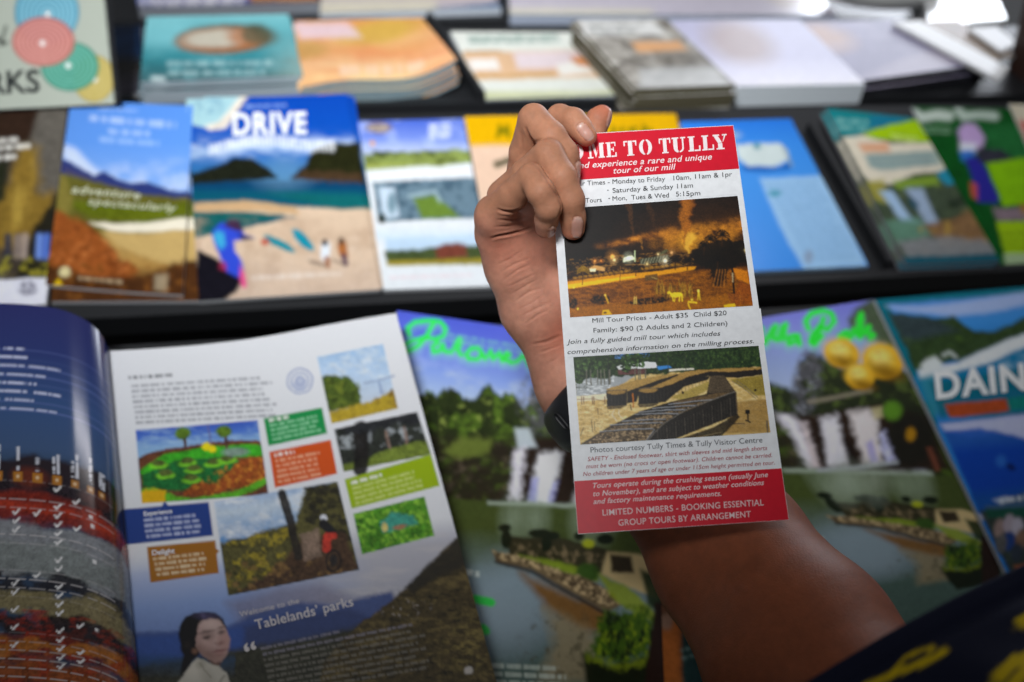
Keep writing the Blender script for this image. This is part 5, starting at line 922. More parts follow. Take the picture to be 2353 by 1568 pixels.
def day(c):
    X, Y = (c.X - 1206.4) / .3663, (c.Y - 689.4) / .3663
    X, Y = X + sum(a * (fbm(X / q, Y / q, k, 3) - .5) for a, q, k in ((4, 26, 5), (3.5, 9, 7))), Y + sum(a * (fbm(X / q, Y / q, k, 3) - .5) for a, q, k in ((4, 26, 15), (3.5, 9, 17))); c.X, c.Y = X, Y
    yy = Y + .062 * (X - 900)
    c.fill('c2a668')
    g = fbm(X / 30, Y / 10, 2, 5); c.put(np.clip(g * 2.4 - .9, 0, 1), 'e2cf9c', .9); c.put(np.clip(fbm(X / 12, Y / 5, 8, 3) * 3 - 1.9, 0, 1), '7d6232', .8)
    c.poly([(1290, 500), (1500, 470), (1510, 600), (1440, 600), (1330, 530)], '8b7a2e', 8, .9); c.poly([(920, 610), (1150, 510), (1160, 560), (1000, 640)], 'a3904a', 10, .9)
    c.poly([(1320, 640), (1520, 620), (1540, 830), (1250, 840)], '9a7a42', 14, .8)
    # road and pale forecourt at left
    c.poly([(310, 440), (520, 470), (700, 470), (520, 590), (320, 610)], '9aa0a4', 10, .95); c.speck((X < 560) * ((Y > 470) & (Y < 620)).astype(float), 'd3d6d6', 22, .5, 5, .9, 4, 8)
    c.poly([(318, 605), (510, 590), (510, 625), (320, 640)], 'd8cdb0', 6)
    # trees behind
    tr = np.clip((460 - yy + 34 * fbm(X / 40, Y / 40, 5, 3) - 10) / 10, 0, 1); c.put(tr, '24381f')
    c.put(tr * np.clip(fbm(X / 16, Y / 16, 6, 4) * 3.4 - 1.6, 0, 1), '445a2e', .95); c.put(tr * np.clip(fbm(X / 9, Y / 9, 7, 3) * 4 - 2.5, 0, 1), '12200f', .95)
    c.put(tr * np.clip(fbm(X / 13, Y / 13, 9, 3) * 4 - 2.7, 0, 1) * (X > 1000), '62783a', .8)
    sky = ((X > 560) & (X < 780) & (yy < 350)).astype(float); c.put(sky * np.clip(fbm(X / 22, Y / 16, 3, 3) * 4 - 2, 0, 1), '5f93d6', .95)
    # sheds
    c.poly([(575, 420), (620, 398), (700, 395), (700, 430), (590, 440)], 'c9cbc8', 4); c.poly([(580, 440), (760, 428), (760, 465), (585, 470)], '6a4240', 5, .9)
    c.poly([(700, 400), (770, 388), (820, 395), (830, 425), (705, 432)], 'e6e9ea', 4); c.poly([(820, 418), (900, 410), (925, 425), (840, 440)], '3f86c4', 4); c.poly([(905, 435), (1060, 428), (1060, 438), (905, 448)], 'd9d4c4', 3)
    # street trees and trunks
    rnd = random.Random(2)
    for x, y, r in ((350, 440, 60), (410, 430, 60), (440, 400, 40), (660, 390, 60), (720, 380, 50), (640, 420, 36), (340, 500, 26)):
        for k in range(26):
            a = rnd.random() * 6.28; q = r * rnd.random() ** .5
            c.ell(x + q * math.cos(a), y + q * math.sin(a) * .8, 13, 7, ('375028', '263c1e', '506c38', '1e3018')[k % 4], rnd.random() * 180, .3)
    for x in (385, 412, 455, 476, 497, 525, 532, 690, 712, 722, 755): c.stroke([(x, 440), (x + 2, 530 if x < 600 else 505)], 7, '6b6a5c')
    for x in (525, 830, 900, 1010): c.stroke([(x - 4, 345), (x, 540 if x == 525 else 460)], 4, '3a3c38')
    c.speck(((Y > 520) & (Y < 560) & (X < 420)).astype(float), '50584a', 10, .5, 6, .8, 12)
    # far row of full bins, curving across
    c.poly([(1490, 425), (1490, 470), (1330, 490), (1150, 478), (1060, 500), (990, 545), (870, 640), (840, 640), (840, 560), (1000, 480), (1150, 440), (1300, 430)], '2a2520', 4)
    c.poly([(1490, 423), (1490, 433), (1300, 452), (1150, 450), (1030, 480), (850, 560), (710, 560), (715, 540), (900, 480), (1040, 445), (1300, 428)], 'a5854a', 5, 1, 5, 12)
    c.poly([(510, 560), (700, 500), (950, 460), (960, 470), (840, 520), (700, 560), (640, 585), (520, 580)], 'a88a50', 5, 1, 5, 12)
    c.poly([(640, 575), (830, 505), (960, 465), (960, 474), (860, 520), (715, 580), (700, 640), (640, 650)], '2c2722', 4)
    for x0, x1, y0 in ((510, 640, 570), (708, 840, 558)):
        c.poly([(x0, y0), (x1, y0 - 4), (x1 - 2, y0 + 92), (x0 + 4, y0 + 98)], '262320', 4); c.ell((x0 + x1) / 2, y0 + 8, 58, 16, '9b7c44', -3, .3)
        for k in range(6): c.stroke([(x0 + 10 + k * 22, y0 + 22), (x0 + 12 + k * 22, y0 + 86)], 3, '46423a', .7)
        c.stroke([(x0, y0), (x1, y0 - 6)], 4, '5b574c'); c.poly([(x0, y0 + 96), (x1, y0 + 92), (x1 - 40, y0 + 112), (x0 + 10, y0 + 116)], '1c1813', 5, .8)
    c.poly([(835, 555), (1060, 490), (1160, 478), (1150, 500), (1000, 545), (880, 640), (838, 645)], '27231f', 4)
    for k in range(14): c.stroke([(850 + k * 22, 560 - k * 5.4), (852 + k * 22, 632 - k * 9)], 3, '3f3b34', .7)
    c.stroke([(676, 590), (680, 672)], 8, 'b06a1a'); c.stroke([(660, 660), (668, 690)], 7, '5a4a36')
    # rails
    for pts in ([(1300, 510), (1360, 545), (1445, 618)], [(1322, 505), (1385, 545), (1460, 612)], [(560, 690), (545, 720), (575, 760)], [(590, 690), (590, 720), (625, 760)]): c.stroke(pts, 5, '7b6f5c' if pts[0][0] > 1000 else 'd9cfb8', .9)
    # front row of open-topped bins
    c.poly([(1320, 570), (1330, 720), (860, 905), (700, 905), (345, 908), (520, 800), (720, 700), (910, 640), (1140, 590)], '2b2722', 4)
    c.poly([(1160, 475), (1250, 475), (1320, 575), (1140, 595)], '332c25', 4)
    for k in range(12): c.stroke([(1158 - k * 1, 482 + k * 9), (1252 + k * 5.6, 478 + k * 8.4)], 3, '8a7658', .8)
    c.poly([(930, 640), (1200, 585), (1310, 578), (1200, 620), (960, 720)], '6b573a', 5, .9)
    q = fbm(X / 11, Y / 6, 14, 4)
    bed = c.pmask([(375, 905), (480, 830), (560, 790), (700, 740), (960, 690), (1180, 620), (940, 720), (860, 790), (810, 820), (760, 885)], 6)
    c.put(bed, '54452f'); c.put(bed * np.clip(q * 4 - 1.9, 0, 1), 'b39b78', .95); c.put(bed * np.clip(q * -5 + 2.0, 0, 1), '211a12', .9)
    for pts in ([(470, 826), (640, 812), (800, 808), (812, 818), (760, 885)], [(535, 785), (700, 775), (860, 770), (860, 778)], [(610, 762), (760, 752), (880, 748)], [(690, 718), (860, 712), (960, 715)], [(715, 705), (900, 690), (1010, 690)], [(800, 682), (1000, 665), (1080, 663)], [(900, 655), (1100, 632), (1180, 625)]):
        c.stroke(pts, 7, '8d8f92'); c.stroke([(x, y + 6) for x, y in pts], 5, '1a1714', .9)
    for p, w in (((1200, 625), 3), ((1010, 690), 3), ((880, 760), 4), ((810, 820), 5)): pass
    c.stroke([(1318, 575), (1200, 618), (1010, 690), (870, 775), (812, 835), (765, 890)], 6, '6f6a62')
    for k in range(26): c.stroke([(830 + k * 19, 815 - k * 8.3), (836 + k * 19, 895 - k * 6.2)], 3, '45403a' if k % 3 else '6a6258', .8)
    c.stroke([(1322, 580), (1332, 720)], 9, '55493a'); c.poly([(1330, 715), (1350, 735), (1230, 860), (1100, 858), (880, 900), (1180, 800)], '17130f', 6, .9)
    c.stroke([(1230, 780), (1375, 776)], 5, '3a3128'); c.stroke([(1110, 856), (1240, 828)], 6, '8a7a5a', .7)
    c.poly([(1382, 690), (1410, 690), (1412, 716), (1382, 716)], '1d1a17', 3); c.stroke([(1398, 716), (1400, 760)], 9, '1d1a17'); c.stroke([(1385, 755), (1412, 768)], 9, '1d1a17')
    c.ell(1445, 566, 8, 8, '1d1a17', soft=.3); c.ell(990, 583, 7, 7, '1d1a17', soft=.3); c.stroke([(1518, 760), (1522, 832)], 9, '5d564b')
    for x in (355, 368, 422, 432, 500): c.stroke([(x, 608), (x + 2, 655)], 5, '6e4c34')
    c.stroke([(320, 625), (440, 622), (505, 640)], 4, '7a563c', .8); c.stroke([(455, 680), (460, 715)], 5, '6a4a30'); c.stroke([(418, 760), (425, 828)], 5, '5c4630'); c.stroke([(435, 765), (438, 820)], 4, '5c4630'); c.stroke([(350, 850), (368, 800)], 5, '4a3a28')
    c.speck(((Y > 660) & (X < 560)).astype(float), '8e7040', 14, .6, 5, .8, 17, 6)
photo([z2(303, 360), z2(1465, 288), z2(1540, 832), z2(347, 908)], .0002, day, gain=1.25)

# lettering
BK = '14161a'
I = .26
def L1(s, a, b_, cap, bold=0, sh=0, sp=1.0): return (s, z1(*a), z1(*b_), cap, bold, sh, sp)
def L2(s, a, b_, cap, bold=0, sh=0, sp=1.0): return (s, z2(*a), z2(*b_), cap, bold, sh, sp)
lettering(leaf, CP, .0003, [L1('and experience a rare and unique', (750, 526), (1665, 464), 13.4, .010, I, 1.05), L1('tour of our mill', (1008, 559), (1424, 531), 13.4, .010, I, 1.05)], 'f3e6e6', label='white slanted letters on the red header')
lettering(leaf, CP, .00042, [L1('Tour Times - Monday to Friday', (716, 644), (1352, 608), 10.6), L1('10am, 11am & 1pr', (1408, 604), (1799, 577), 10.6), L1('-', (965, 680), (976, 680), 10.6), L1('Saturday & Sunday 11am', (1002, 687), (1538, 651), 10.6),
    L1('Tours', (822, 754), (929, 748), 10.6), L1('-', (974, 735), (986, 734), 10.6), L1('Mon,  Tues & Wed', (1002, 741), (1378, 717), 10.6), L1('5:15pm', (1424, 711), (1587, 703), 10.6)], BK)
lettering(leaf, CP, .00045, [L2('Mill Tour Prices - Adult $35  Child $20', (423, 144), (1265, 95), 10.4), L2('Family: $90 (2 Adults and 2 Children)', (430, 206), (1270, 160), 10.4),
    L2('Join a fully guided mill tour which includes', (262, 278), (1226, 223), 10.4, 0, .2), L2('comprehensive information on the milling process.', (267, 341), (1437, 271), 10.4, 0, .2)], BK)
lettering(leaf, CP, .0003, [L2('Photos courtesy Tully Times & Tully Visitor Centre', (412, 959), (1490, 894), 12.4, -.004)], '3c3f46')
lettering(leaf, CP, .0003, [L2('SAFETY - Enclosed footwear, shirt with sleeves and mid length shorts', (393, 1012), (1520, 941), 9.4, .003, .2, 1.03), L2('must be worn (no crocs or open footwear). Children cannot be carried.', (383, 1058), (1550, 986), 9.4, .003, .2, 1.03),
    L2('No children under 7 years of age or under 115cm height permitted on tour.', (365, 1106), (1567, 1033), 9.4, .003, .2, 1.03)], 'a5142a')
lettering(leaf, CP, .0003, [L2('Tours operate during the crushing season (usually June', (427, 1181), (1525, 1111), 11.6, .009, I, 1.04), L2('to November), and are subject to weather conditions', (428, 1232), (1500, 1161), 11.6, .009, I, 1.04), L2('and factory maintenance requirements.', (430, 1281), (1232, 1229), 11.6, .009, I, 1.04)], 'f0dcdc')
lettering(leaf, CP, .0003, [L2('LIMITED NUMBERS - BOOKING ESSENTIAL', (488, 1354), (1498, 1289), 13.8, .004, 0, 1.05), L2('GROUP TOURS BY ARRANGEMENT', (587, 1417), (1418, 1362), 13.8, .004, 0, 1.05)], 'ecd4d4')

# stencil slab capitals of the heading, cut into the two halves a stencil leaves
def stencil(ch):
    P = []
    def bx(x0, y0, x1, y1): P.append([(x0, y0), (x1, y0), (x1, y1), (x0, y1)])
    def arc(cx, cy, rx, ry, tx, ty, a0, a1, n=14):
        o = [(cx + rx * math.cos(a0 + (a1 - a0) * k / n), cy + ry * math.sin(a0 + (a1 - a0) * k / n)) for k in range(n + 1)]
        i = [(cx + (rx - tx) * math.cos(a0 + (a1 - a0) * k / n), cy + (ry - ty) * math.sin(a0 + (a1 - a0) * k / n)) for k in range(n + 1)]
        for k in range(n): P.append([o[k], o[k + 1], i[k + 1], i[k]])
    pi = math.pi
    if ch == 'O' or ch == 'C':
        arc(.5, .5, .48, .52, .27, .07, pi * .56, pi * 1.44)
        if ch == 'O': arc(.5, .5, .48, .52, .27, .07, -pi * .44, pi * .44)
        else: arc(.5, .5, .48, .52, .2, .07, pi * .12, pi * .44); arc(.5, .5, .48, .52, .2, .07, -pi * .44, -pi * .15)
    if ch == 'M':
        bx(.10, 0, .22, 1); bx(0, 0, .32, .09); bx(0, .91, .20, 1); bx(.70, 0, .93, 1); bx(.62, 0, 1, .09); bx(.75, .91, 1, 1)
        P.append([(.24, 1), (.40, 1), (.55, .30), (.47, .02)]); P.append([(.50, .12), (.57, .34), (.68, .98), (.66, .80)])
    if ch == 'E':
        bx(.12, 0, .42, 1); bx(0, 0, .42, .09); bx(0, .91, .42, 1); bx(.47, 0, .95, .10); bx(.83, 0, .95, .30); bx(.47, .90, .90, 1); bx(.80, .72, .90, 1); bx(.47, .46, .72, .56); bx(.64, .36, .72, .66)
    if ch == 'T':
        bx(.34, 0, .66, .93); bx(.22, 0, .78, .08); bx(0, .90, .30, 1); bx(.70, .90, 1, 1); bx(0, .66, .10, 1); bx(.90, .66, 1, 1); bx(.34, .93, .66, 1)
    if ch == 'U':
        bx(.10, .25, .40, 1); bx(0, .91, .50, 1); bx(.74, .25, .86, 1); bx(.62, .91, 1, 1); arc(.48, .30, .38, .32, .28, .12, pi, pi * 1.45); arc(.48, .30, .38, .32, .12, .10, pi * 1.55, 2 * pi)
    if ch == 'L':
        bx(.12, 0, .45, 1); bx(0, .91, .57, 1); bx(0, 0, .45, .09); bx(.50, 0, 1, .10); bx(.88, 0, 1, .36)
    if ch == 'Y':
        bx(.33, 0, .64, .42); bx(.20, 0, .78, .09); P.append([(.04, .95), (.34, .95), (.62, .46), (.34, .42)]); bx(0, .91, .46, 1); P.append([(.66, .46), (.74, .55), (.92, .93), (.80, .93)]); bx(.66, .91, 1, 1)
    return P
V = []; Fc = []
for ch, x0, x1 in (('C', 622, 706), ('O', 722, 812), ('M', 838, 951), ('E', 961, 1034), ('T', 1080, 1166), ('O', 1180, 1270), ('T', 1316, 1392), ('U', 1402, 1492), ('L', 1508, 1590), ('L', 1600, 1680), ('Y', 1676, 1770)):
    for pl in stencil(ch):
        k = len(V)
        for (a, y) in pl:
            x = x0 + (x1 - x0) * a; yb = 463 - .0705 * (x - 790); p = z1(x - y * 8, yb - y * 100)
            V.append(to_world(CP.at(np.array(p[0]), np.array(p[1]), .0003 + (k % 3) * .00001)))
        Fc.append(tuple(range(k, k + len(pl))))
mesh_obj('heading', np.array(V), Fc, ink('f3e6e6'), leaf, label='white stencil capitals of the heading')
# ---------------------------------------------------------------- the hand and forearm: one continuous skin
VOX = .0008
def J(px, py, z, rp): return at_depth(px, py, z), rp * z / F
lo = np.array([-.035, -.140, .385]); hi = np.array([.215, .225, .640])
NX, NY, NZ = [int(math.ceil((hi[k] - lo[k]) / VOX)) for k in range(3)]
FIELD = np.full((NX, NY, NZ), .05, np.float32)
def box_of(joints, m):
    P = np.array([j[0] for j in joints]); Rr = np.array([j[1] for j in joints])
    a = np.floor(((P - Rr[:, None]).min(0) - m - lo) / VOX).astype(int); b = np.ceil(((P + Rr[:, None]).max(0) + m - lo) / VOX).astype(int)
    a = np.maximum(a, 0); b = np.minimum(b, [NX, NY, NZ])
    return tuple(slice(a[k], b[k]) for k in range(3))
def coords(sl):
    return [(lo[k] + VOX * np.arange(sl[k].start, sl[k].stop, dtype=np.float32)).reshape([-1 if i == k else 1 for i in range(3)]) for k in range(3)]
def cone(sl, a, b):
    """distance to a limb that tapers from joint a to joint b"""
    x, y, z = coords(sl); (pa, ra), (pb, rb) = a, b
    d = pb - pa; L2 = float(d @ d)
    t = np.clip(((x - pa[0]) * d[0] + (y - pa[1]) * d[1] + (z - pa[2]) * d[2]) / L2, 0, 1).astype(np.float32)
    q = np.sqrt((x - pa[0] - t * d[0]) ** 2 + (y - pa[1] - t * d[1]) ** 2 + (z - pa[2] - t * d[2]) ** 2)
    return (q - (ra + (rb - ra) * t)).astype(np.float32)
def smin(a, b, k):
    h = np.maximum(k - np.abs(a - b), 0) / k
    return np.minimum(a, b) - h * h * k * .25
def limb(joints, k, kin=.0022):
    sl = box_of(joints, k + .004); f = None
    for a, b in zip(joints[:-1], joints[1:]):
        c = cone(sl, a, b); f = c if f is None else smin(f, c, kin)
    FIELD[sl] = smin(FIELD[sl], f, k)

# forearm and wrist (two bones side by side give the flat oval section)
limb([J(1318, 900, .575, 70), J(1500, 1110, .556, 92), J(1640, 1310, .535, 128), J(1800, 1540, .480, 168), J(1930, 1730, .440, 190)], .02, .012)
limb([J(1385, 858, .580, 74), J(1560, 1060, .556, 100), J(1712, 1235, .528, 126), J(1880, 1450, .470, 158), J(2010, 1640, .430, 180)], .03, .012)
# palm
limb([J(1146, 505, .527, 47), J(1153, 535, .534, 53), J(1180, 610, .545, 60), J(1222, 710, .556, 66), J(1292, 850, .570, 62), J(1330, 920, .575, 70)], .012, .01)
limb([J(1205, 500, .552, 56), J(1262, 640, .566, 62), J(1330, 800, .575, 68), J(1380, 880, .578, 70)], .014, .01)
limb([J(1250, 470, .566, 54), J(1320, 620, .575, 58), J(1380, 800, .582, 64)], .014, .01)
# ball of the thumb and the thumb behind the leaflet
limb([J(1385, 810, .572, 52), J(1345, 640, .556, 52), J(1318, 480, .556, 40)], .014, .01)
limb([J(1318, 480, .556, 40), J(1340, 372, .552, 33), J(1360, 315, .549, 30), J(1375, 274, .547, 27), J(1384, 263, .547, 21.5)], .004)
# first bones of the four fingers
limb([J(1135, 490, .517, 39), J(1180, 447, .502, 35), J(1221, 408, .489, 33)], .011)
limb([J(1160, 452, .535, 42), J(1212, 402, .514, 37), J(1260, 354, .499, 35.5)], .005)
limb([J(1198, 440, .552, 42), J(1208, 350, .530, 37), J(1226, 275, .514, 36)], .005)
limb([J(1240, 425, .566, 42), J(1262, 340, .549, 36), J(1286, 271, .530, 31)], .005)
# middle and end bones, kept apart by thin creases
limb([J(1286, 271, .530, 31.5), J(1318, 279, .522, 29.5), J(1333, 295, .5195, 27), J(1347, 312, .5185, 25)], .001)
limb([J(1226, 275, .514, 36), J(1267, 315, .507, 34.5), J(1297, 354, .507, 32), J(1304, 382, .510, 29), J(1308, 420, .5135, 25)], .0012)
limb([J(1260, 354, .499, 35.5), J(1290, 408, .4935, 34.5), J(1311, 460, .496, 32), J(1316, 500, .5015, 29), J(1317, 525, .505, 27.5)], .0008)
limb([J(1221, 408, .489, 33), J(1243, 442, .4835, 32.5), J(1260, 476, .4865, 30.5), J(1256, 505, .495, 26.5), J(1254, 523, .500, 25)], .0007)

def surface_nets(Fd):
    s = Fd < 0; nx, ny, nz = Fd.shape
    cnt = np.zeros((nx - 1, ny - 1, nz - 1), np.uint8)
    for a in (0, 1):
        for b in (0, 1):
            for c in (0, 1): cnt += s[a:nx - 1 + a, b:ny - 1 + b, c:nz - 1 + c]
    idx = np.argwhere((cnt > 0) & (cnt < 8)); N = len(idx)
    acc = np.zeros((N, 3)); num = np.zeros(N)
    corner = lambda o: Fd[idx[:, 0] + o[0], idx[:, 1] + o[1], idx[:, 2] + o[2]].astype(float)
    for ax in range(3):
        o1, o2 = [k for k in range(3) if k != ax]
        for a in (0, 1):
            for b in (0, 1):
                p = [0, 0, 0]; p[o1] = a; p[o2] = b; q = list(p); q[ax] = 1
                va, vb = corner(p), corner(q); m = (va < 0) != (vb < 0)
                t = np.where(m, va / np.where(m, va - vb, 1), 0)
                pt = np.tile(np.array(p, float), (N, 1)); pt[:, ax] = t
                acc[m] += pt[m]; num[m] += 1
    V = (idx + acc / num[:, None])
    vid = np.full((nx - 1, ny - 1, nz - 1), -1, np.int32); vid[idx[:, 0], idx[:, 1], idx[:, 2]] = np.arange(N)
    quads = []
    for ax in range(3):
        o1, o2 = (ax + 1) % 3, (ax + 2) % 3
        sa = [slice(None)] * 3; sb = [slice(None)] * 3
        sa[ax] = slice(0, Fd.shape[ax] - 1); sb[ax] = slice(1, Fd.shape[ax])
        e = np.argwhere(s[tuple(sa)] != s[tuple(sb)])
        ok = (e[:, o1] > 0) & (e[:, o2] > 0) & (e[:, o1] < Fd.shape[o1] - 1) & (e[:, o2] < Fd.shape[o2] - 1)
        e = e[ok]; ins = s[tuple(e.T)]
        def g(d1, d2):
            q = e.copy(); q[:, o1] -= d1; q[:, o2] -= d2; return vid[tuple(q.T)]
        a, b, c, d = g(1, 1), g(0, 1), g(0, 0), g(1, 0)
        quads.append(np.where(ins[:, None], np.stack([a, b, c, d], 1), np.stack([d, c, b, a], 1)))
    return V, np.concatenate(quads)
HV, HQ = surface_nets(FIELD); del FIELD
HV = HV * VOX + lo
HQ = HQ[(HQ >= 0).all(1)]
def relax(V, Q, n, w=.5):
    for _ in range(n):
        S = np.zeros_like(V); c = np.zeros(len(V))
        for k in range(4):
            np.add.at(S, Q[:, k], V[Q[:, (k + 1) % 4]] + V[Q[:, k - 1]]); np.add.at(c, Q[:, k], 2)
        V = V * (1 - w) + w * S / np.maximum(c, 1)[:, None]
    return V
def vnormals(V, Q):
    fn = np.cross(V[Q[:, 2]] - V[Q[:, 0]], V[Q[:, 3]] - V[Q[:, 1]]); N = np.zeros_like(V)
    for k in range(4): np.add.at(N, Q[:, k], fn)
    return N / np.maximum(np.linalg.norm(N, axis=1), 1e-12)[:, None]
HV = relax(HV, HQ, 2)
HN = vnormals(HV, HQ)
hx, hy = project(HV); view = -HV / np.linalg.norm(HV, axis=1)[:, None]; facing = (HN * view).sum(1)
disp = np.zeros(len(HV))
def crease(pts, w, depth, zmax=.6, zmin=.4):
    d = np.full(len(HV), 1e9); s = np.zeros(len(HV)); ns = len(pts) - 1
    for i, ((x0, y0), (x1, y1)) in enumerate(zip(pts[:-1], pts[1:])):
        dx, dy = x1 - x0, y1 - y0; t = np.clip(((hx - x0) * dx + (hy - y0) * dy) / (dx * dx + dy * dy), 0, 1)
        q = np.hypot(hx - x0 - t * dx, hy - y0 - t * dy); k = q < d; d = np.where(k, q, d); s = np.where(k, (i + t) / ns, s)
    depth = depth * np.clip(np.sin(np.pi * np.clip(s, 0, 1)), 0, 1) ** .6
    m = (facing > .1) & (HV[:, 2] < zmax) & (HV[:, 2] > zmin)
    disp[:] -= m * depth * .001 * (np.exp(-(d / w) ** 2) - .35 * np.exp(-((d - 2.2 * w) / w) ** 2))
crease([(1141, 481), (1156, 486), (1176, 487), (1206, 480)], 2.6, 1.0)
crease([(1126, 549), (1146, 543), (1172, 538), (1200, 531), (1228, 519)], 2.6, 1.1)
crease([(1140, 505), (1165, 507), (1195, 504), (1215, 497)], 2.5, .4)
crease([(1135, 522), (1165, 521), (1200, 514)], 2.2, .3)
crease([(1207, 291), (1212, 305), (1219, 318), (1226, 327)], 2.6, .8)
crease([(1196, 300), (1200, 325), (1203, 350)], 4, .35)
crease([(1221, 376), (1236, 384), (1250, 404), (1266, 428), (1282, 452), (1291, 474), (1284, 500), (1280, 520)], 2.2, .45)
crease([(1226, 327), (1240, 322), (1262, 318)], 2.2, .5)
for k in range(9):
    y = 600 + k * 17; x = 1140 + k * 8
    crease([(x, y + 10), (x + 34, y - 6 - k % 3 * 4), (x + 62 + k % 2 * 12, y - 26)], 2.2, .26 + .07 * (k % 3))
crease([(1222, 792), (1255, 786), (1292, 770)], 3, .5); crease([(1236, 812), (1262, 803), (1292, 792)], 2.5, .3); crease([(1252, 838), (1290, 818)], 2.5, .2)
for (x, y, dx, dy) in ((1256, 332, 13, 5), (1262, 341, 13, 6), (1268, 350, 12, 7), (1222, 386, 13, 4), (1229, 394, 13, 6), (1222, 252, 12, 8), (1312, 335, 13, -8), (1316, 343, 13, -8), (1320, 460, 13, -3), (1321, 468, 13, -3), (1312, 274, 8, 6), (1265, 474, 12, -4)):
    crease([(x - dx, y + dy * .4), (x, y), (x + dx, y + dy)], 1.5, .13)
# nails: (outline centre px, half length, half width, direction of growth, depth window)
NAILS = [((1345, 303), 23, 12.5, (.66, .75), .530), ((1327, 523), 24, 13, (-.10, 1), .512), ((1333, 392), 20, 8, (.18, 1), .520), ((1268, 534), 14, 6.5, (-.45, .9), .508), ((1402, 268), 24, 5, (-.22, 1), .56)]
nail = np.zeros(len(HV)); moon = np.zeros(len(HV)); tip = np.zeros(len(HV))
for (cx, cy), la, wb, (gx, gy), zm in NAILS:
    gl = math.hypot(gx, gy); gx, gy = gx / gl, gy / gl
    a = ((hx - cx) * gx + (hy - cy) * gy) / la; b = (-(hx - cx) * gy + (hy - cy) * gx) / wb
    r = (np.abs(a) ** 3 + np.abs(b) ** 3) ** (1 / 3); m = (HV[:, 2] < zm) & (facing > -.05)
    nm = np.clip((1 - r) * 9 + .5, 0, 1) * m; nail = np.maximum(nail, nm)
    tip = np.maximum(tip, nm * np.clip((a - .80) * 12, 0, 1) * (la > 20)); moon = np.maximum(moon, nm * np.clip((-.45 - a) * 4, 0, 1))
    disp += m * (-.00055 * np.exp(-((r - 1.08) / .09) ** 2) * (a < .8) + .00022 * nm)
lowf = fbm(hx / 26, hy / 26, 11, 3) - .5
disp += lowf * .0005 * (.25 + .6 * np.clip((hy - 560) / 100, 0, 1) * np.clip((1000 - hy) / 100, 0, 1))
HV = HV + HN * disp[:, None]
# skin colour: palm side paler and pinker, joints darker, tips redder
def near(px, py, z, rr): return np.exp(-(np.linalg.norm(HV - at_depth(px, py, z), axis=1) / rr) ** 2)
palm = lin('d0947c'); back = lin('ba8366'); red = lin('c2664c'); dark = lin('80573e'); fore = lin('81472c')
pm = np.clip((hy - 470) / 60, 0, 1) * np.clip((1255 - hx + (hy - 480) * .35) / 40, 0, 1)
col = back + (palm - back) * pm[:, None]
fo = np.clip((hy - 900) / 160, 0, 1)[:, None]; col = col + (fore - col) * fo  # forearm darker: deeper tan, with the arm's shade painted into the skin
for q, wgt in (((1384, 262, .547, .008), .9), ((1355, 335, .517, .005), .7), ((1316, 548, .504, .006), .6), ((1254, 540, .502, .006), .6), ((1200, 560, .53, .02), .25), ((1285, 765, .55, .013), .65), ((1135, 560, .52, .014), .3)):
    col = col + (red - col) * (near(*q) * wgt)[:, None]
for q, wgt in (((1262, 335, .485, .007), .35), ((1222, 388, .48, .006), .35), ((1222, 255, .50, .007), .3), ((1310, 345, .49, .007), .3)):
    col = col + (dark - col) * (near(*q) * wgt)[:, None]
col = col * (1 + .22 * (fbm(hx / 9, hy / 9, 5, 3) - .5))[:, None] * (1 + .16 * lowf)[:, None]
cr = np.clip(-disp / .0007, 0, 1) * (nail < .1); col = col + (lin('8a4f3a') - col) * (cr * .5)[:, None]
ncol = lin('c99a8d'); col = col + (ncol - col) * (nail * .8)[:, None]
col = col + (lin('d9bcae') - col) * (np.maximum(tip, moon * .5) * .8)[:, None]

M_SKIN = bpy.data.materials.new('skin'); M_SKIN.use_nodes = True
nt = M_SKIN.node_tree; b = nt.nodes['Principled BSDF']
at = nt.nodes.new('ShaderNodeAttribute'); at.attribute_name = 'print'
tc = nt.nodes.new('ShaderNodeTexCoord')
n1 = nt.nodes.new('ShaderNodeTexNoise'); n1.inputs['Scale'].default_value = 900; n1.inputs['Detail'].default_value = 6
v1 = nt.nodes.new('ShaderNodeTexVoronoi'); v1.inputs['Scale'].default_value = 1300
n2 = nt.nodes.new('ShaderNodeTexNoise'); n2.inputs['Scale'].default_value = 90; n2.inputs['Detail'].default_value = 5
for q in (n1, v1, n2): nt.links.new(tc.outputs['Object'], q.inputs['Vector'])
ml = nt.nodes.new('ShaderNodeMath'); ml.operation = 'MULTIPLY_ADD'; ml.inputs[1].default_value = .6
nt.links.new(v1.outputs['Distance'], ml.inputs[0]); nt.links.new(n1.outputs['Fac'], ml.inputs[2])
na = nt.nodes.new('ShaderNodeAttribute'); na.attribute_name = 'nail'
inv = nt.nodes.new('ShaderNodeMath'); inv.operation = 'SUBTRACT'; inv.inputs[0].default_value = 1; nt.links.new(na.outputs['Fac'], inv.inputs[1])
bs = nt.nodes.new('ShaderNodeMath'); bs.operation = 'MULTIPLY'; bs.inputs[1].default_value = .8; nt.links.new(inv.outputs[0], bs.inputs[0])
bp = nt.nodes.new('ShaderNodeBump'); bp.inputs['Distance'].default_value = .00013
nt.links.new(bs.outputs[0], bp.inputs['Strength']); nt.links.new(ml.outputs[0], bp.inputs['Height']); nt.links.new(bp.outputs['Normal'], b.inputs['Normal'])
mx = nt.nodes.new('ShaderNodeMix'); mx.data_type = 'RGBA'; mx.blend_type = 'OVERLAY'; mx.inputs[0].default_value = .22
nt.links.new(at.outputs['Color'], mx.inputs[6]); nt.links.new(n2.outputs['Fac'], mx.inputs[7]); nt.links.new(mx.outputs[2], b.inputs['Base Color'])
mr = nt.nodes.new('ShaderNodeMapRange'); mr.inputs[3].default_value = .56; mr.inputs[4].default_value = .24
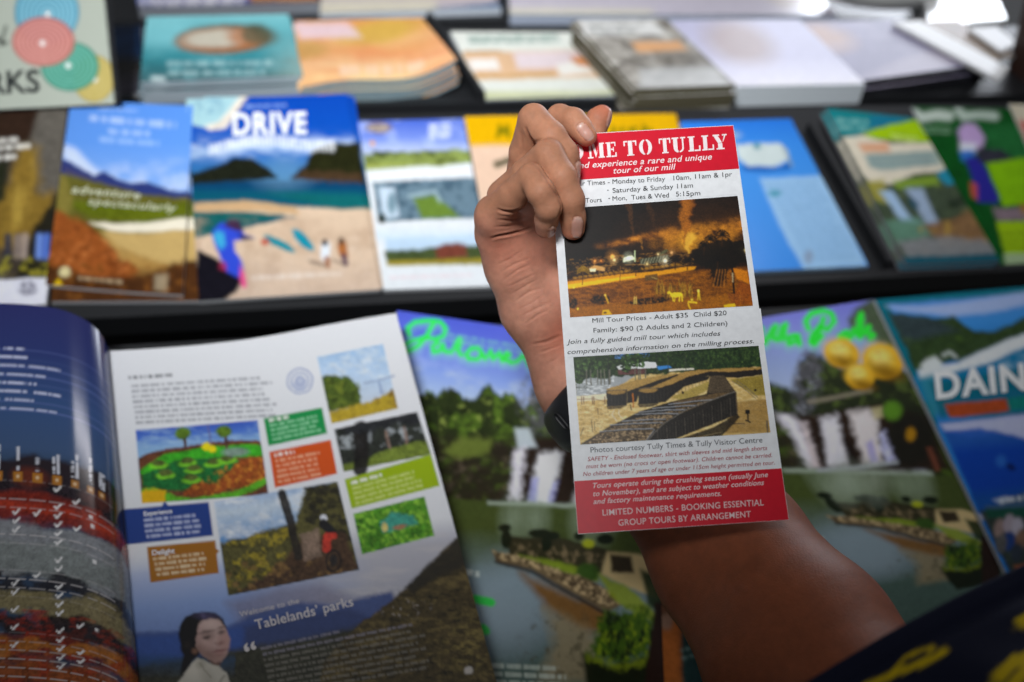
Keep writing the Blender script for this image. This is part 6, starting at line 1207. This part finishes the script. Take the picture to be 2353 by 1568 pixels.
nt.links.new(na.outputs['Fac'], mr.inputs[0]); nt.links.new(mr.outputs[0], b.inputs['Roughness'])
b.inputs['Subsurface Weight'].default_value = .18; b.inputs['Subsurface Radius'].default_value = (1, .36, .2); b.inputs['Subsurface Scale'].default_value = .0035
b.inputs['Specular IOR Level'].default_value = .27

person = thing('person', 'right hand and bare forearm of a person pinching the red and white leaflet', 'person', to_world(at_depth(1930, 1700, .43)))
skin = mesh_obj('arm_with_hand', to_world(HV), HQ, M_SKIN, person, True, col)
na_ = skin.data.attributes.new('nail', 'FLOAT', 'POINT'); na_.data.foreach_set('value', nail.astype(np.float32))
del HV, HN

# sleeve: loose navy cloth tube with yellow brush marks
def sleeve():
    nu, nv = 220, 90; V = np.zeros((nv, nu, 3)); X = np.zeros((nv, nu)); Y = np.zeros((nv, nu))
    th = np.linspace(0, 2 * math.pi, nu)
    for j in range(nv):
        s = j / (nv - 1); sp = s ** 1.0
        c = at_depth(2060 + 300 * sp, 1530 + 430 * sp, .415 - .055 * sp)
        A = (at_depth(2060 + 487, 1530 - 274, .415) - at_depth(2060, 1530, .415)) * (1 + .25 * sp)
        B = (at_depth(2045, 1455, .362) - at_depth(2060, 1530, .415)) * (1 + .25 * sp)
        r = 1 + (.012 * np.sin(th * 9 + 5 * s + 1) + .018 * np.sin(th * 5 - 7 * s) + .010 * np.sin(th * 17 + 9 * s)) * min(1, .25 + 3 * s)
        r = r + .035 * math.exp(-(s / .035) ** 2) * .35 - .03 * math.exp(-((s - .10) / .03) ** 2)
        V[j] = c + np.cos(th)[:, None] * A * r[:, None] + np.sin(th)[:, None] * B * r[:, None]
    X, Y = project(V); cv = Canvas(X, Y, X * 0, Y * 0)
    cv.fill('12162a'); yl = 'c8ac12'
    front = (np.sin(th)[None, :] > -.1) * np.ones((nv, 1))
    def mark(pts, w): cv.put(np.clip((w * .5 - cv.seg(pts)) / 3 + .5, 0, 1) * front, yl)
    mark([(1985, 1578), (2040, 1556), (2100, 1530), (2165, 1502)], 15); mark([(2050, 1548), (2080, 1510), (2130, 1490), (2174, 1497)], 9)
    mark([(2170, 1500), (2110, 1534)], 14)
    mark([(2290, 1560), (2330, 1520), (2400, 1500)], 30); mark([(2300, 1600), (2360, 1540)], 28); mark([(2345, 1432), (2400, 1400)], 30)
    for dx in (0, 260):
        mark([(2120 + dx, 1690), (2190 + dx, 1650), (2250 + dx, 1640)], 30)
    m = material('navy_cloth', attr='print', rough=.85, spec=.2, bump=.0003, bscale=1500)
    f = grid_faces(nu, nv)
    o = mesh_obj('sleeve', to_world(V.reshape(-1, 3)), f, m, person, True, cv.C.reshape(-1, 3))
    sm = o.modifiers.new('thick', 'SOLIDIFY'); sm.thickness = .0012; sm.offset = 1
sleeve()

# black wristband round the wrist
def band():
    c = at_depth(1366, 930, .576); ax = nrm(at_depth(1500, 1110, .556) - at_depth(1318, 900, .576))
    A = nrm(at_depth(1253, 955, .572) - c); A = nrm(A - ax * (A @ ax)); B = np.cross(ax, A)
    base = to_world(c)
    root = thing('wristband', 'black rubber wristband with a slot, worn on the wrist behind the leaflet', 'wristband', base)
    nu, nk = 120, 28; V = []
    ra = np.linalg.norm(at_depth(1266, 955, .572) - c) - .0035; rb = .0265
    for i in range(nu):
        t = 2 * math.pi * i / nu; q = A * math.cos(t) * ra + B * math.sin(t) * rb; n = nrm(A * math.cos(t) * rb + B * math.sin(t) * ra)
        for k in range(nk):
            p = 2 * math.pi * k / nk; cx_ = math.copysign(abs(math.cos(p)) ** .75, math.cos(p)); sy_ = math.copysign(abs(math.sin(p)) ** .75, math.sin(p))
            V.append(c + q + n * sy_ * .0078 + ax * cx_ * .0138)
    fc = [(i * nk + k, i * nk + (k + 1) % nk, ((i + 1) % nu) * nk + (k + 1) % nk, ((i + 1) % nu) * nk + k) for i in range(nu) for k in range(nk)]
    m = material('black_rubber', (.014, .015, .018), .42, bump=.00012, bscale=2200)
    mesh_obj('strap', to_world(np.array(V)), np.array(fc), m, root, True)
    # slot: a rounded rim with a dark recess, on the side that faces the viewer
    V = []; Fq = []; n = 40
    vw = nrm(-c)
    best = None
    for i in range(400):
        t = 2 * math.pi * i / 400; q = A * math.cos(t) * ra + B * math.sin(t) * rb; nn = nrm(A * math.cos(t) * rb + B * math.sin(t) * ra)
        x, y = project(c + q + nn * .0078)
        if nn @ vw > 0 and (best is None or abs(x - 1291) < best[0]): best = (abs(x - 1291), c + q + nn * .0080, nn)
    p0, nn = best[1], best[2]; e1 = ax; e2 = np.cross(nn, e1)
    for r, hgt in ((1.25, -.0004), (1.12, .0005), (.95, .0004), (.8, -.0012)):
        for k in range(n):
            p = 2 * math.pi * k / n
            V.append(p0 + e1 * (math.cos(p) * .0032 * r + math.copysign(.0022, math.cos(p))) + e2 * math.sin(p) * .0016 * r + nn * hgt)
    Fq = [(a * n + k, a * n + (k + 1) % n, (a + 1) * n + (k + 1) % n, (a + 1) * n + k) for a in range(3) for k in range(n)] + [tuple(range(3 * n, 4 * n))]
    mesh_obj('slot', to_world(np.array(V)), Fq, material('dark_rubber', (.005, .005, .006), .5), root, True)
band()
for o in bpy.data.objects:
    if 'base' in o: del o['base']
